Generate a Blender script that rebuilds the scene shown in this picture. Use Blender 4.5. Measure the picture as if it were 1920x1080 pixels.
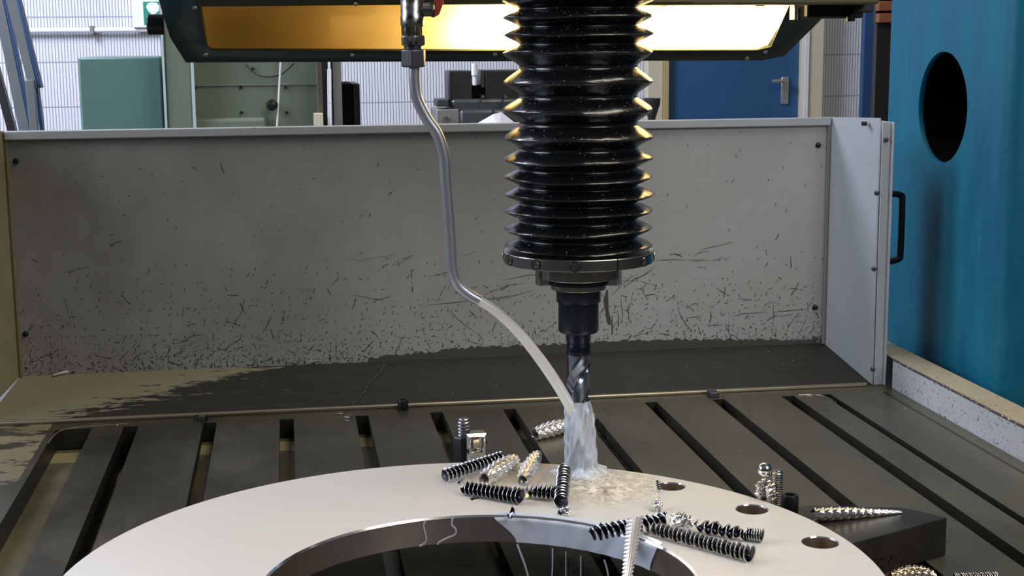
import bpy, bmesh, math, random
from mathutils import Vector, Matrix
for o in list(bpy.data.objects): bpy.data.objects.remove(o)
S = bpy.context.scene; C = S.collection
PI = math.pi
rnd = random.Random(7)

# ------------------------------------------------------------------ camera
F = 2750.0; CX, CY = 960.0, 540.0; H = 0.643
RM = Matrix(((0.98827584, 0.03362441, -0.14893041), (-0.15243662, 0.16236272, -0.97488534), (-0.0085992, 0.98615807, 0.16558475)))
EYE = Vector((0, 0, H))
cam_d = bpy.data.cameras.new('camera'); cam = bpy.data.objects.new('camera', cam_d); C.objects.link(cam)
cam_d.sensor_width = 36.0; cam_d.lens = F / 1920 * 36.0; cam_d.clip_start = 0.05; cam_d.clip_end = 60
mw = RM.to_4x4(); mw.translation = EYE; cam.matrix_world = mw
S.camera = cam
def ray(x, y): return RM @ Vector((x - CX, CY - y, -F))
def onz(x, y, z=0.0):
    d = ray(x, y); return EYE + d * ((z - H) / d.z)
def ony(x, y, Y):
    d = ray(x, y); return EYE + d * (Y / d.y)
def onx(x, y, X):
    d = ray(x, y); return EYE + d * (X / d.x)
def oncyl(x, y, cx, cy, r):
    d = ray(x, y); a = d.x * d.x + d.y * d.y; b = -2 * (d.x * cx + d.y * cy); c = cx * cx + cy * cy - r * r
    return EYE + d * ((-b + math.sqrt(b * b - 4 * a * c)) / (2 * a))

# ------------------------------------------------------------------ view, world, lights
S.view_settings.view_transform = 'Standard'; S.view_settings.look = 'None'
S.view_settings.gamma = 1.0; S.view_settings.use_curve_mapping = False
S.view_settings.exposure = 0.0
W = bpy.data.worlds.new('hall_daylight'); S.world = W; W.use_nodes = True
nt = W.node_tree; nt.nodes.clear()
wo = nt.nodes.new('ShaderNodeOutputWorld'); wb = nt.nodes.new('ShaderNodeBackground')
tc = nt.nodes.new('ShaderNodeTexCoord'); sp = nt.nodes.new('ShaderNodeSeparateXYZ'); cr = nt.nodes.new('ShaderNodeValToRGB')
nt.links.new(tc.outputs['Generated'], sp.inputs[0]); nt.links.new(sp.outputs['Z'], cr.inputs[0])
cr.color_ramp.elements[0].position = 0.0; cr.color_ramp.elements[0].color = (0.10, 0.095, 0.085, 1)
cr.color_ramp.elements[1].position = 0.75; cr.color_ramp.elements[1].color = (0.50, 0.53, 0.60, 1)
nt.links.new(cr.outputs[0], wb.inputs[0]); wb.inputs[1].default_value = 0.20
nt.links.new(wb.outputs[0], wo.inputs[0])
def area(name, loc, target, sx, sy, power, col):
    d = bpy.data.lights.new(name, 'AREA'); d.shape = 'RECTANGLE'; d.size = sx; d.size_y = sy; d.energy = power; d.color = col
    o = bpy.data.objects.new(name, d); C.objects.link(o); o.location = loc
    o.rotation_euler = (Vector(target) - Vector(loc)).to_track_quat('-Z', 'Y').to_euler(); return o
area('overhead_fill', (1.6, 1.7, 3.8), (0.4, 1.7, 0), 2.0, 1.6, 98, (1.0, 0.91, 0.76))  # area light added overhead
area('hall_window', (-3.3, 1.9, 1.9), (0.6, 2.2, 0.2), 1.8, 1.6, 86, (0.76, 0.86, 1.0))
area('front_right_fill', (2.1, -0.9, 2.3), (1.0, 2.6, 0.15), 1.8, 1.2, 54, (0.93, 0.95, 1.0))  # fill light added at front right, brightens that side of the panel
area('rear_hall_window', (-2.6, 4.2, 3.2), (-0.9, 6.9, 0.7), 2.0, 1.6, 330, (0.76, 0.80, 1.0))

# ------------------------------------------------------------------ materials
def mat(name, base, rough=0.5, metal=0.0, spec=0.5, **kw):
    m = bpy.data.materials.new(name); m.use_nodes = True
    b = m.node_tree.nodes['Principled BSDF']
    b.inputs['Base Color'].default_value = (*base, 1); b.inputs['Roughness'].default_value = rough
    b.inputs['Metallic'].default_value = metal; b.inputs['Specular IOR Level'].default_value = spec
    for k, v in kw.items(): b.inputs[k.replace('_', ' ')].default_value = v
    return m
class N:
    def __init__(s, m): s.t = m.node_tree; s.b = s.t.nodes['Principled BSDF']
    def n(s, typ, **kw):
        x = s.t.nodes.new(typ)
        for k, v in kw.items():
            if k.startswith('_'): setattr(x, k[1:], v)
            else: x.inputs[k.replace('__', ' ')].default_value = v
        return x
    def l(s, a, b): s.t.links.new(a, b)
    def coord(s, sc=(1, 1, 1), rot=(0, 0, 0), loc=(0, 0, 0)):
        g = s.n('ShaderNodeNewGeometry'); mp = s.n('ShaderNodeMapping'); mp.inputs['Scale'].default_value = sc
        mp.inputs['Rotation'].default_value = rot; mp.inputs['Location'].default_value = loc
        s.l(g.outputs['Position'], mp.inputs[0]); return mp.outputs[0]
    def noise(s, vec, scale, detail=4, rough=0.6, dist=0.0):
        x = s.n('ShaderNodeTexNoise', Scale=scale, Detail=detail, Roughness=rough, Distortion=dist); s.l(vec, x.inputs['Vector']); return x.outputs['Fac']
    def math(s, op, a, b=None, c=None, clamp=False):
        x = s.t.nodes.new('ShaderNodeMath'); x.operation = op; x.use_clamp = clamp
        for i, v in enumerate((a, b, c)):
            if v is None: continue
            if isinstance(v, (int, float)): x.inputs[i].default_value = v
            else: s.l(v, x.inputs[i])
        return x.outputs[0]
    def ramp(s, v, lo, hi):
        x = s.t.nodes.new('ShaderNodeMapRange'); x.inputs['From Min'].default_value = lo; x.inputs['From Max'].default_value = hi
        s.l(v, x.inputs['Value']); return x.outputs[0]
    def mix(s, f, a, b):
        x = s.t.nodes.new('ShaderNodeMix'); x.data_type = 'RGBA'
        if isinstance(f, (int, float)): x.inputs[0].default_value = f
        else: s.l(f, x.inputs[0])
        for i, v in ((6, a), (7, b)):
            if isinstance(v, tuple): x.inputs[i].default_value = (*v, 1)
            else: s.l(v, x.inputs[i])
        return x.outputs[2]
    def color(s, c): s.l(c, s.b.inputs['Base Color'])
    def rough(s, v): s.l(v, s.b.inputs['Roughness'])
    def bump(s, v, st=0.3, d=0.002):
        x = s.n('ShaderNodeBump', Strength=st, Distance=d); s.l(v, x.inputs['Height']); s.l(x.outputs[0], s.b.inputs['Normal'])
    def xyz(s):
        g = s.n('ShaderNodeNewGeometry'); q = s.n('ShaderNodeSeparateXYZ'); s.l(g.outputs['Position'], q.inputs[0]); return q.outputs
    def dashes(s, scale, L, w, keep, loc=(0, 0, 0), horiz=0.0, keepmod=None):
        """short scratches lying at random angles, one per cell, in the X-Z plane"""
        v = s.n('ShaderNodeMapping'); g = s.n('ShaderNodeNewGeometry'); v.inputs['Scale'].default_value = (scale, 0, scale); v.inputs['Location'].default_value = loc
        s.l(g.outputs['Position'], v.inputs[0])
        vo = s.n('ShaderNodeTexVoronoi', Scale=1.0); vo.voronoi_dimensions = '3D'; s.l(v.outputs[0], vo.inputs['Vector'])
        df = s.t.nodes.new('ShaderNodeVectorMath'); df.operation = 'SUBTRACT'; s.l(v.outputs[0], df.inputs[0]); s.l(vo.outputs['Position'], df.inputs[1])
        nz = s.noise(v.outputs[0], 3.0, 2); 
        q = s.n('ShaderNodeSeparateXYZ'); s.l(df.outputs[0], q.inputs[0])
        cc = s.n('ShaderNodeSeparateColor'); s.l(vo.outputs['Color'], cc.inputs[0])
        a = s.math('MULTIPLY', cc.outputs[0], PI * (1 - horiz))
        ca, sa = s.math('COSINE', a), s.math('SINE', a)
        u = s.math('ADD', s.math('MULTIPLY', q.outputs[0], ca), s.math('MULTIPLY', q.outputs[2], sa))
        w_ = s.math('SUBTRACT', s.math('MULTIPLY', q.outputs[2], ca), s.math('MULTIPLY', q.outputs[0], sa))
        w_ = s.math('ADD', w_, s.math('MULTIPLY', s.math('SUBTRACT', nz, 0.5), 0.25))
        LL = s.math('MULTIPLY', cc.outputs[1], L)
        m1 = s.math('LESS_THAN', s.math('ABSOLUTE', u), LL)
        m2 = s.math('LESS_THAN', s.math('ABSOLUTE', w_), w)
        k = s.math('LESS_THAN', cc.outputs[2], keep if keepmod is None else keepmod)
        return s.math('MULTIPLY', s.math('MULTIPLY', m1, m2), k)

def paint(name, base, chip=(0.045, 0.04, 0.035), rough=0.45, dirt=0.35, speck=0.30):
    m = mat(name, base, rough); n = N(m)
    a = n.noise(n.coord(), 6, 5); b = n.noise(n.coord(), 190, 3)
    dk = tuple(c * (1 - dirt) for c in base)
    c = n.mix(n.ramp(a, 0.35, 0.75), base, dk)
    c = n.mix(n.math('LESS_THAN', b, speck), c, chip)
    n.color(c); n.rough(n.ramp(a, -0.5, 1.6)); return m
M = {}
# guard sheet: light grey enamel, scratched, more bare metal towards its lower edge
m = mat('guard_enamel', (0.36, 0.365, 0.36), 0.42); n = N(m)
pz = n.xyz()
low = n.ramp(pz[2], 0.26, 0.05)
big = n.noise(n.coord(), 4, 5)
c = n.mix(n.ramp(big, 0.35, 0.7), (0.40, 0.40, 0.385), (0.335, 0.33, 0.305))
keep1 = n.math('ADD', n.math('MULTIPLY', low, 0.55), 0.02)
d1 = n.dashes(38, 0.55, 0.032, 0.4, keepmod=keep1)
d2 = n.dashes(85, 0.42, 0.055, 0.4, loc=(3, 0, 5), horiz=0.35, keepmod=n.math('ADD', n.math('MULTIPLY', low, 0.75), 0.03))
d3 = n.dashes(13, 0.60, 0.010, 0.4, loc=(7, 0, 2), horiz=0.5, keepmod=n.math('ADD', n.math('MULTIPLY', n.ramp(pz[2], 0.32, 0.2), 0.42), 0.0))
sp_ = n.noise(n.coord((1, 1, 1.0)), 170, 3, 0.6)
s1 = n.math('GREATER_THAN', n.math('ADD', sp_, n.math('MULTIPLY', n.math('POWER', low, 2.5), 0.16)), 0.715)
brk = n.noise(n.coord((1.0, 1, 1.6)), 75, 5, 0.75)
lim = n.ramp(pz[2], 0.085, 0.045)
grow = n.ramp(pz[0], -0.1, 0.75)
s2 = n.math('GREATER_THAN', n.math('ADD', brk, n.math('MULTIPLY', n.math('POWER', lim, 1.4), n.math('ADD', n.math('MULTIPLY', grow, 0.30), 0.10))), 0.70)
tot = n.math('MAXIMUM', n.math('MAXIMUM', d1, d2), n.math('MAXIMUM', n.math('MAXIMUM', d3, s1), s2))
left_shade = n.math('MULTIPLY', n.math('MULTIPLY', n.ramp(pz[0], 0.55, -0.35), n.ramp(n.noise(n.coord((1, 1, .6), (0, 0, 0), (5, 2, 1)), 2.6, 6, 0.65), 0.25, 0.62)), 0.65)  # brown-olive mottling carrying painted shade on the panel's left
c = n.mix(left_shade, c, (0.11, 0.10, 0.08))
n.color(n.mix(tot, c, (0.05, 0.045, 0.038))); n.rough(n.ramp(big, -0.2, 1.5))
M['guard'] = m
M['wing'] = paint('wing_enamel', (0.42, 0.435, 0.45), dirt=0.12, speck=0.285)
M['wing_left'] = paint('wing_enamel_shaded', (0.20, 0.19, 0.105), dirt=0.35, speck=0.28)  # darker yellowish copy of the wing enamel, shade painted in
M['trough'] = paint('trough_enamel', (0.50, 0.51, 0.52), dirt=0.2, speck=0.36)
m = M['trough']; n = N(m); old = n.b.inputs['Base Color'].links[0].from_socket
k1 = n.noise(n.coord((1, 3, 9), (0, 0, 0), (2, 0, 0)), 14, 4, 0.7); n.color(n.mix(n.math('GREATER_THAN', k1, 0.665), old, (0.05, 0.035, 0.035)))
M['flange'] = paint('flange_enamel_worn', (0.36, 0.31, 0.20), dirt=0.3, speck=0.36)
# sloping tray: bare oily steel with remains of beige paint at its left end
m = mat('tray_steel', (0.03, 0.028, 0.024), 0.38, 0.3); n = N(m); p = n.xyz()
st = n.noise(n.coord((5, 40, 1)), 2.2, 6, 0.72); st2 = n.noise(n.coord((14, 120, 1)), 2.0, 5, 0.7)
fr = n.ramp(p[1], 2.70, 2.555)     # 0 at the panel, 1 at the front
lim = n.math('SUBTRACT', n.math('MULTIPLY', p[0], -2.6), 0.15)       # beige where fr < lim
v = n.math('SUBTRACT', lim, n.math('MULTIPLY', fr, 0.95))
v = n.math('ADD', v, n.math('MULTIPLY', n.math('SUBTRACT', st, 0.5), 1.5))
v = n.math('ADD', v, n.math('MULTIPLY', n.math('SUBTRACT', st2, 0.5), 0.9))
mk = n.ramp(v, 0.0, 0.03)
n.color(n.mix(mk, (0.030, 0.028, 0.024), (0.15, 0.138, 0.09)))
n.l(n.math('MULTIPLY', n.math('SUBTRACT', 1.0, mk), 0.4), n.b.inputs['Metallic'])
n.rough(n.ramp(st, 0.0, 1.3)); M['tray'] = m
M['lip'] = mat('worn_lip_steel', (0.34, 0.30, 0.22), 0.35, 0.8)
M['fedge'] = paint('flange_edge_rusty', (0.075, 0.055, 0.045), chip=(0.6, 0.6, 0.6), dirt=0.3, speck=0.40)
M['bare'] = mat('bare_scratched_steel', (0.062, 0.056, 0.048), 0.5)
# machine table: oily grey cast iron with stains and machining marks
m = mat('table_iron', (0.07, 0.066, 0.056), 0.4, 0.75); n = N(m); p = n.xyz()
a = n.noise(n.coord((1, 0.6, 1)), 5, 6, 0.6); b = n.noise(n.coord((3, 1, 1)), 22, 5, 0.65); fine = n.noise(n.coord((9, 1, 1)), 160, 2)
right = n.ramp(p[0], -0.3, 0.9)
c = n.mix(n.ramp(a, 0.35, 0.68), (0.050, 0.045, 0.033), (0.130, 0.118, 0.088))
c = n.mix(n.math('MULTIPLY', right, 0.65), c, (0.190, 0.172, 0.125))  # sheen towards the right, painted into the base colour
c = n.mix(n.ramp(b, 0.60, 0.72), c, (0.075, 0.048, 0.022))
left = n.ramp(p[0], -0.41, -0.415)
pt = n.math('GREATER_THAN', n.math('MULTIPLY', n.math('MULTIPLY', left, n.ramp(p[1], 2.12, 2.2)), n.noise(n.coord((4, 9, 1)), 2.6, 5, 0.65)), 0.50)
c = n.mix(pt, c, (0.15, 0.125, 0.07))
n.color(c); n.l(n.math('SUBTRACT', 0.75, n.math('MULTIPLY', pt, 0.7)), n.b.inputs['Metallic'])
n.rough(n.math('ADD', n.math('MULTIPLY', a, 0.30), 0.24)); n.bump(fine, 0.15, 0.0004); M['table'] = m
m = mat('slot_sludge_lit', (0.15, 0.135, 0.075), 0.28, 0.1); n = N(m); p = n.xyz()
a = n.noise(n.coord(), 14, 4)
lit_band = n.math('MULTIPLY', n.math('GREATER_THAN', p[1], 2.425), n.math('LESS_THAN', p[1], 2.485))  # lit stretch near the rear, painted paler on the sludge of every slot
c = n.mix(n.ramp(a, 0.3, 0.7), (0.17, 0.155, 0.09), (0.10, 0.092, 0.052)); c = n.mix(lit_band, c, (0.42, 0.36, 0.20)); n.color(c); M['sludge_lit'] = m
M['slotwall'] = mat('slot_wall_iron', (0.022, 0.020, 0.016), 0.45, 0.3)
# ring: fine-turned steel wet with milky coolant
m = mat('turned_steel_wet', (0.76, 0.74, 0.70), 0.30, 0.22); n = N(m); a = n.noise(n.coord(), 3.0, 2, 0.4)
n.color(n.mix(n.ramp(a, 0.2, 0.8), (0.745, 0.72, 0.675), (0.69, 0.645, 0.565))); n.rough(n.math('ADD', n.math('MULTIPLY', a, 0.22), 0.20)); M['ring'] = m
m = mat('bore_steel', (0.58, 0.46, 0.37), 0.36, 1.0); n = N(m); b = n.noise(n.coord((1, 1, 30)), 18, 3); n.bump(b, 0.08, 0.0005); M['bore'] = m
M['chamfer'] = mat('chamfer_steel', (0.95, 0.95, 0.95), 0.12, 1.0)
m = mat('bellows_rubber', (0.004, 0.004, 0.005), 0.22, 0.0, 0.6); n = N(m)
a = n.noise(n.coord(), 60, 4); s_ = n.noise(n.coord(), 330, 1, 0.5)
n.color(n.mix(n.math('GREATER_THAN', s_, 0.755), (0.006, 0.006, 0.007), (0.55, 0.55, 0.52)))
n.rough(n.math('ADD', n.math('MULTIPLY', a, 0.30), 0.08)); n.bump(a, 0.35, 0.002); M['bellows'] = m
M['steel'] = mat('machined_steel', (0.42, 0.41, 0.38), 0.22, 1.0)
m = mat('collar_steel', (0.30, 0.30, 0.30), 0.28, 1.0); M['collar'] = m
M['blued'] = mat('blued_steel', (0.016, 0.020, 0.034), 0.26, 0.6, 0.7)
M['black'] = mat('black_oxide', (0.010, 0.010, 0.011), 0.38, 0.3)
M['deep'] = mat('unlit_black', (0.002, 0.002, 0.002), 0.8, 0, 0.1)
M['drill'] = mat('drill_steel', (0.24, 0.27, 0.34), 0.24, 1.0)
M['chip_bright'] = mat('silvery_chip', (0.92, 0.89, 0.84), 0.24, 0.92)
M['chip_satin'] = mat('satin_chip', (0.88, 0.82, 0.76), 0.38, 0.8)
m = mat('pipe_steel', (0.46, 0.47, 0.52), 0.36, 0.75); n = N(m); n.bump(n.noise(n.coord(), 260, 3), 0.25, 0.0006); M['pipe'] = m
m = mat('fitting_steel', (0.30, 0.29, 0.27), 0.32, 1.0); n = N(m); a = n.noise(n.coord(), 120, 4)
n.color(n.mix(n.ramp(a, 0.48, 0.66), (0.36, 0.35, 0.33), (0.05, 0.045, 0.04))); n.bump(a, 0.3, 0.0008); M['fitting'] = m
M['nut'] = mat('nut_steel', (0.11, 0.105, 0.11), 0.34, 0.9)
M['red'] = mat('red_handle', (0.35, 0.03, 0.012), 0.4)
M['chip_dark'] = mat('blued_chip', (0.055, 0.055, 0.075), 0.22, 1.0)
M['chip_edge'] = mat('chip_bright_edge', (0.75, 0.74, 0.72), 0.2, 1.0)
M['chip'] = mat('bright_chip', (0.85, 0.83, 0.80), 0.16, 1.0)
M['chip_warm'] = mat('warm_bright_chip', (0.88, 0.78, 0.60), 0.18, 1.0)
M['chrome'] = mat('chrome', (0.85, 0.84, 0.82), 0.06, 1.0)
M['stud'] = mat('stud_steel', (0.40, 0.37, 0.35), 0.25, 1.0)
M['studdark'] = mat('stud_dark', (0.30, 0.31, 0.36), 0.3, 1.0)
m = mat('block_iron', (0.030, 0.027, 0.022), 0.35, 0.5); n = N(m); a = n.noise(n.coord(), 16, 5); n.color(n.mix(n.ramp(a, 0.4, 0.7), (0.030, 0.027, 0.022), (0.06, 0.052, 0.038))); M['block'] = m
# coolant
def coolant(name, col, alpha, rough=0.12, bump=0.0):
    m = mat(name, col, rough, 0, 0.6); n = N(m); n.b.inputs['Alpha'].default_value = alpha
    n.b.inputs['Subsurface Weight'].default_value = 0.35; n.b.inputs['Subsurface Radius'].default_value = (0.02, 0.02, 0.02); n.b.inputs['Subsurface Scale'].default_value = 0.4
    if name.endswith('jet'): n.b.inputs['Subsurface Weight'].default_value = 0.0
    if bump: n.bump(n.noise(n.coord((1, 1, 0.4)), 75, 4, 0.6, 1.0), bump, 0.004)
    return m
M['jet'] = coolant('milky_coolant_jet', (1.0, 0.96, 0.87), 1.0, 0.2)
M['film'] = coolant('milky_coolant_film', (0.74, 0.77, 0.86), 1.0, 0.12)
M['drip'] = coolant('milky_coolant_drip', (0.74, 0.78, 0.86), 0.75)
m = coolant('running_coolant', (0.80, 0.84, 0.93), 0.62, 0.16, 0.35); n = N(m)
v = n.noise(n.coord((1, 1, 0.22)), 70, 4, 0.6, 0.8); n.l(n.math('ADD', n.math('MULTIPLY', n.ramp(v, 0.35, 0.60), 0.55), 0.42), n.b.inputs['Alpha']); M['flow'] = m
m = coolant('splashed_coolant', (0.82, 0.75, 0.60), 0.5, 0.12); n = N(m); g = n.noise(n.coord(), 70, 3, 0.5, 1.0); n.bump(g, 0.7, 0.005)
n.color(n.mix(n.ramp(g, 0.42, 0.62), (0.70, 0.60, 0.42), (0.92, 0.88, 0.78)))
pq = n.xyz(); dd = n.math('SQRT', n.math('ADD', n.math('POWER', n.math('MULTIPLY', n.math('SUBTRACT', pq[0], 0.385), 1.0), 2), n.math('POWER', n.math('MULTIPLY', n.math('SUBTRACT', pq[1], 1.765), 1.0), 2)))
big = n.noise(n.coord(), 22, 3); thick = n.ramp(n.math('ADD', dd, n.math('MULTIPLY', big, 0.06)), 0.135, 0.055)
n.l(n.math('MULTIPLY', n.math('MULTIPLY', n.ramp(g, 0.30, 0.60), 0.85), thick), n.b.inputs['Alpha']); M['splash'] = m
# teal casting enamel
m = mat('teal_enamel', (0.0, 0.16, 0.27), 0.30, 0, 0.4); n = N(m); a = n.noise(n.coord((1, 3, 0.8)), 4, 6); st = n.noise(n.coord((8, 8, 1.2)), 4, 4)
c = n.mix(n.ramp(a, 0.3, 0.7), (0.0005, 0.100, 0.185), (0.001, 0.150, 0.215))
c = n.mix(n.math('MULTIPLY', n.ramp(st, 0.60, 0.75), 0.35), c, (0.03, 0.18, 0.26))
g = n.xyz()
ry = n.math('MULTIPLY', n.math('GREATER_THAN', g[2], -0.2), 1)
rs = n.math('GREATER_THAN', n.noise(n.coord((1, 2, 3), (0, 0, 0), (4, 1, 2)), 9, 4, 0.7), 0.735)
lowz = n.math('LESS_THAN', g[2], 0.33)
c = n.mix(n.math('MULTIPLY', rs, lowz), c, (0.17, 0.045, 0.02))
n.color(c); n.bump(n.noise(n.coord((1, 1, 1)), 45, 3), 0.22, 0.004); n.rough(n.ramp(a, -0.7, 1.6)); M['teal'] = m
M['navy'] = mat('dark_teal_enamel', (0.004, 0.045, 0.075), 0.4)
# worklight
M['lamp_body'] = mat('lamp_housing_enamel', (0.010, 0.028, 0.030), 0.4, 0.1)
M['lamp_trim'] = mat('lamp_trim_olive', (0.035, 0.045, 0.025), 0.45)
M['olive'] = mat('olive_casting', (0.10, 0.095, 0.04), 0.45)
M['lamp_inner'] = mat('lamp_reflector', (0.75, 0.62, 0.32), 0.45)
m = bpy.data.materials.new('amber_diffuser'); m.use_nodes = True; t = m.node_tree; t.nodes.clear()
o_ = t.nodes.new('ShaderNodeOutputMaterial'); tr = t.nodes.new('ShaderNodeBsdfTranslucent'); tp = t.nodes.new('ShaderNodeBsdfTransparent'); gl = t.nodes.new('ShaderNodeBsdfDiffuse')
mx = t.nodes.new('ShaderNodeMixShader'); mx2 = t.nodes.new('ShaderNodeMixShader')
tr.inputs[0].default_value = (0.98, 0.80, 0.40, 1); tp.inputs[0].default_value = (0.95, 0.82, 0.46, 1); gl.inputs[0].default_value = (0.30, 0.16, 0.035, 1)
mx.inputs[0].default_value = 0.12; mx2.inputs[0].default_value = 0.16
t.links.new(tr.outputs[0], mx.inputs[1]); t.links.new(tp.outputs[0], mx.inputs[2]); t.links.new(mx.outputs[0], mx2.inputs[1]); t.links.new(gl.outputs[0], mx2.inputs[2]); t.links.new(mx2.outputs[0], o_.inputs[0]); M['diffuser'] = m
def emis(name, col, s):
    m = bpy.data.materials.new(name); m.use_nodes = True; b = m.node_tree.nodes['Principled BSDF']
    b.inputs['Base Color'].default_value = (0.8, 0.8, 0.8, 1); b.inputs['Emission Color'].default_value = (*col, 1); b.inputs['Emission Strength'].default_value = s; return m
M['tube'] = emis('lit_tube', (1.0, 0.93, 0.80), 55)
M['tube_weak'] = emis('weak_tube', (1.0, 0.62, 0.22), 0.8)
# background
m = mat('split_block_wall', (0.60, 0.61, 0.66), 0.8); n = N(m); p = n.xyz()
wv = n.math('PINGPONG', n.math('ADD', p[0], n.math('MULTIPLY', n.noise(n.coord(), 8, 2), 0.004)), 0.0068)
gr = n.ramp(wv, 0.0, 0.0030)
row = n.math('PINGPONG', n.math('ADD', p[2], 0.033), 0.1)
jt = n.ramp(row, 0.0, 0.005)
v = n.math('MULTIPLY', gr, jt)
n.color(n.mix(v, (0.30, 0.31, 0.38), (0.66, 0.67, 0.70))); n.bump(v, 0.6, 0.004); M['wall'] = m
M['concrete'] = mat('hall_concrete', (0.16, 0.155, 0.15), 0.7)
M['greencab'] = paint('sage_enamel', (0.085, 0.17, 0.145), dirt=0.12, speck=0.1)
M['greenlight'] = paint('pale_sage_enamel', (0.15, 0.185, 0.135), dirt=0.15, speck=0.1)
M['sageedge'] = mat('sage_edge', (0.45, 0.55, 0.58), 0.4)
M['doorblue'] = mat('door_blue', (0.022, 0.095, 0.215), 0.5)
M['cream'] = mat('cream_frame', (0.62, 0.57, 0.42), 0.5)
M['creamdark'] = mat('cream_edge', (0.50, 0.38, 0.16), 0.5)
M['alu'] = mat('satin_aluminium', (0.62, 0.60, 0.56), 0.35, 0.8)
M['column'] = mat('column_blue', (0.012, 0.055, 0.15), 0.5)
M['brick'] = mat('orange_brown', (0.23, 0.075, 0.03), 0.7)
M['ladder'] = paint('galvanised_steel', (0.13, 0.14, 0.14), dirt=0.3, speck=0.2)
M['signwhite'] = mat('sign_white', (0.75, 0.77, 0.82), 0.5)
M['signgreen'] = mat('sign_green', (0.0, 0.24, 0.15), 0.5)
M['white'] = mat('white_enamel', (0.8, 0.8, 0.82), 0.4)
M['grey'] = mat('grey_enamel', (0.20, 0.20, 0.19), 0.5)
M['tan'] = mat('tan_enamel', (0.15, 0.12, 0.07), 0.5)
M['cast'] = mat('dark_cast_iron', (0.020, 0.019, 0.018), 0.45, 0.2)
M['castgrey'] = mat('grey_cast_iron', (0.07, 0.075, 0.08), 0.4, 0.5)
M['rag'] = mat('white_rag', (0.62, 0.63, 0.68), 0.8)

# ------------------------------------------------------------------ mesh helpers
class MB:
    def __init__(s): s.v = []; s.f = []; s.m = []; s.cur = 0
    def add(s, vs, fs):
        o = len(s.v); s.v += [tuple(v) for v in vs]; s.f += [tuple(i + o for i in f) for f in fs]; s.m += [s.cur] * len(fs); return s
    def box(s, x0, x1, y0, y1, z0, z1, T=None):
        vs = [Vector((x, y, z)) for x in (x0, x1) for y in (y0, y1) for z in (z0, z1)]
        if T is not None: vs = [T @ v for v in vs]
        return s.add(vs, [(0, 1, 3, 2), (4, 6, 7, 5), (0, 4, 5, 1), (2, 3, 7, 6), (0, 2, 6, 4), (1, 5, 7, 3)])
    def hexa(s, p):   # 8 points: bottom four, top four, same order
        return s.add(p, [(3, 2, 1, 0), (4, 5, 6, 7), (0, 1, 5, 4), (1, 2, 6, 5), (2, 3, 7, 6), (3, 0, 4, 7)])
    def prism(s, poly, d):   # polygon of 3-D points pushed along vector d
        k = len(poly); d = Vector(d); a = [Vector(p) for p in poly]
        return s.add(a + [p + d for p in a], [tuple(range(k))[::-1], tuple(range(k, 2 * k))] + [(i, (i + 1) % k, k + (i + 1) % k, k + i) for i in range(k)])
    def lathe(s, prof, seg=48, T=None, caps=True, fn=None):   # prof: (r, z)
        vs = []; k = len(prof)
        for r, z in prof:
            for i in range(seg):
                a = 2 * PI * i / seg; v = Vector((r * math.cos(a), r * math.sin(a), z))
                if fn: v = fn(v, a)
                vs.append(T @ v if T is not None else v)
        fs = [(j * seg + i, j * seg + (i + 1) % seg, (j + 1) * seg + (i + 1) % seg, (j + 1) * seg + i) for j in range(k - 1) for i in range(seg)]
        if caps: fs += [tuple(range(seg))[::-1], tuple((k - 1) * seg + i for i in range(seg))]
        return s.add(vs, fs)
    def cyl(s, p0, p1, r, seg=24, r1=None):
        p0, p1 = Vector(p0), Vector(p1); d = p1 - p0
        T = Matrix.Translation(p0) @ d.to_track_quat('Z', 'Y').to_matrix().to_4x4()
        return s.lathe([(r, 0), (r if r1 is None else r1, d.length)], seg, T)
    def tube(s, pts, rad, seg=20, sq=(1, 1), wob=None):
        pts = [Vector(p) for p in pts]; k = len(pts); vs = []
        rad = rad if isinstance(rad, (list, tuple)) else [rad] * k
        up = Vector((0, 1, 0)); prev = None
        for j, p in enumerate(pts):
            t = (pts[min(j + 1, k - 1)] - pts[max(j - 1, 0)]).normalized()
            nn = (up - t * up.dot(t)) if prev is None else (prev - t * prev.dot(t))
            if nn.length < 1e-5: nn = t.orthogonal()
            nn.normalize(); prev = nn; b = t.cross(nn)
            for i in range(seg):
                a = 2 * PI * i / seg; r = rad[j] * (wob(j / (k - 1), a) if wob else 1)
                vs.append(p + (nn * math.cos(a) * sq[0] + b * math.sin(a) * sq[1]) * r)
        fs = [(j * seg + i, j * seg + (i + 1) % seg, (j + 1) * seg + (i + 1) % seg, (j + 1) * seg + i) for j in range(k - 1) for i in range(seg)]
        fs += [tuple(range(seg))[::-1], tuple((k - 1) * seg + i for i in range(seg))]
        return s.add(vs, fs)
    def build(s, name, mats, parent=None, smooth=35, bevel=0, bseg=2, solid=0, sub=0):
        me = bpy.data.meshes.new(name); me.from_pydata(s.v, [], s.f); 
        for mm in (mats if isinstance(mats, list) else [mats]): me.materials.append(M[mm])
        for i, q in enumerate(s.m): me.polygons[i].material_index = q
        bm = bmesh.new(); bm.from_mesh(me); bmesh.ops.recalc_face_normals(bm, faces=bm.faces); bm.to_mesh(me); bm.free()
        if smooth:
            me.polygons.foreach_set('use_smooth', [True] * len(me.polygons)); me.set_sharp_from_angle(angle=math.radians(smooth))
        o = bpy.data.objects.new(name, me); C.objects.link(o)
        if solid: q = o.modifiers.new('s', 'SOLIDIFY'); q.thickness = solid; q.offset = 0
        if bevel: q = o.modifiers.new('b', 'BEVEL'); q.width = bevel; q.segments = bseg; q.limit_method = 'ANGLE'; q.angle_limit = math.radians(40)
        if sub: q = o.modifiers.new('u', 'SUBSURF'); q.levels = sub; q.render_levels = sub
        if parent is not None: o.parent = parent; o.matrix_parent_inverse = Matrix.Translation(parent.location).inverted()
        return o
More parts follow.
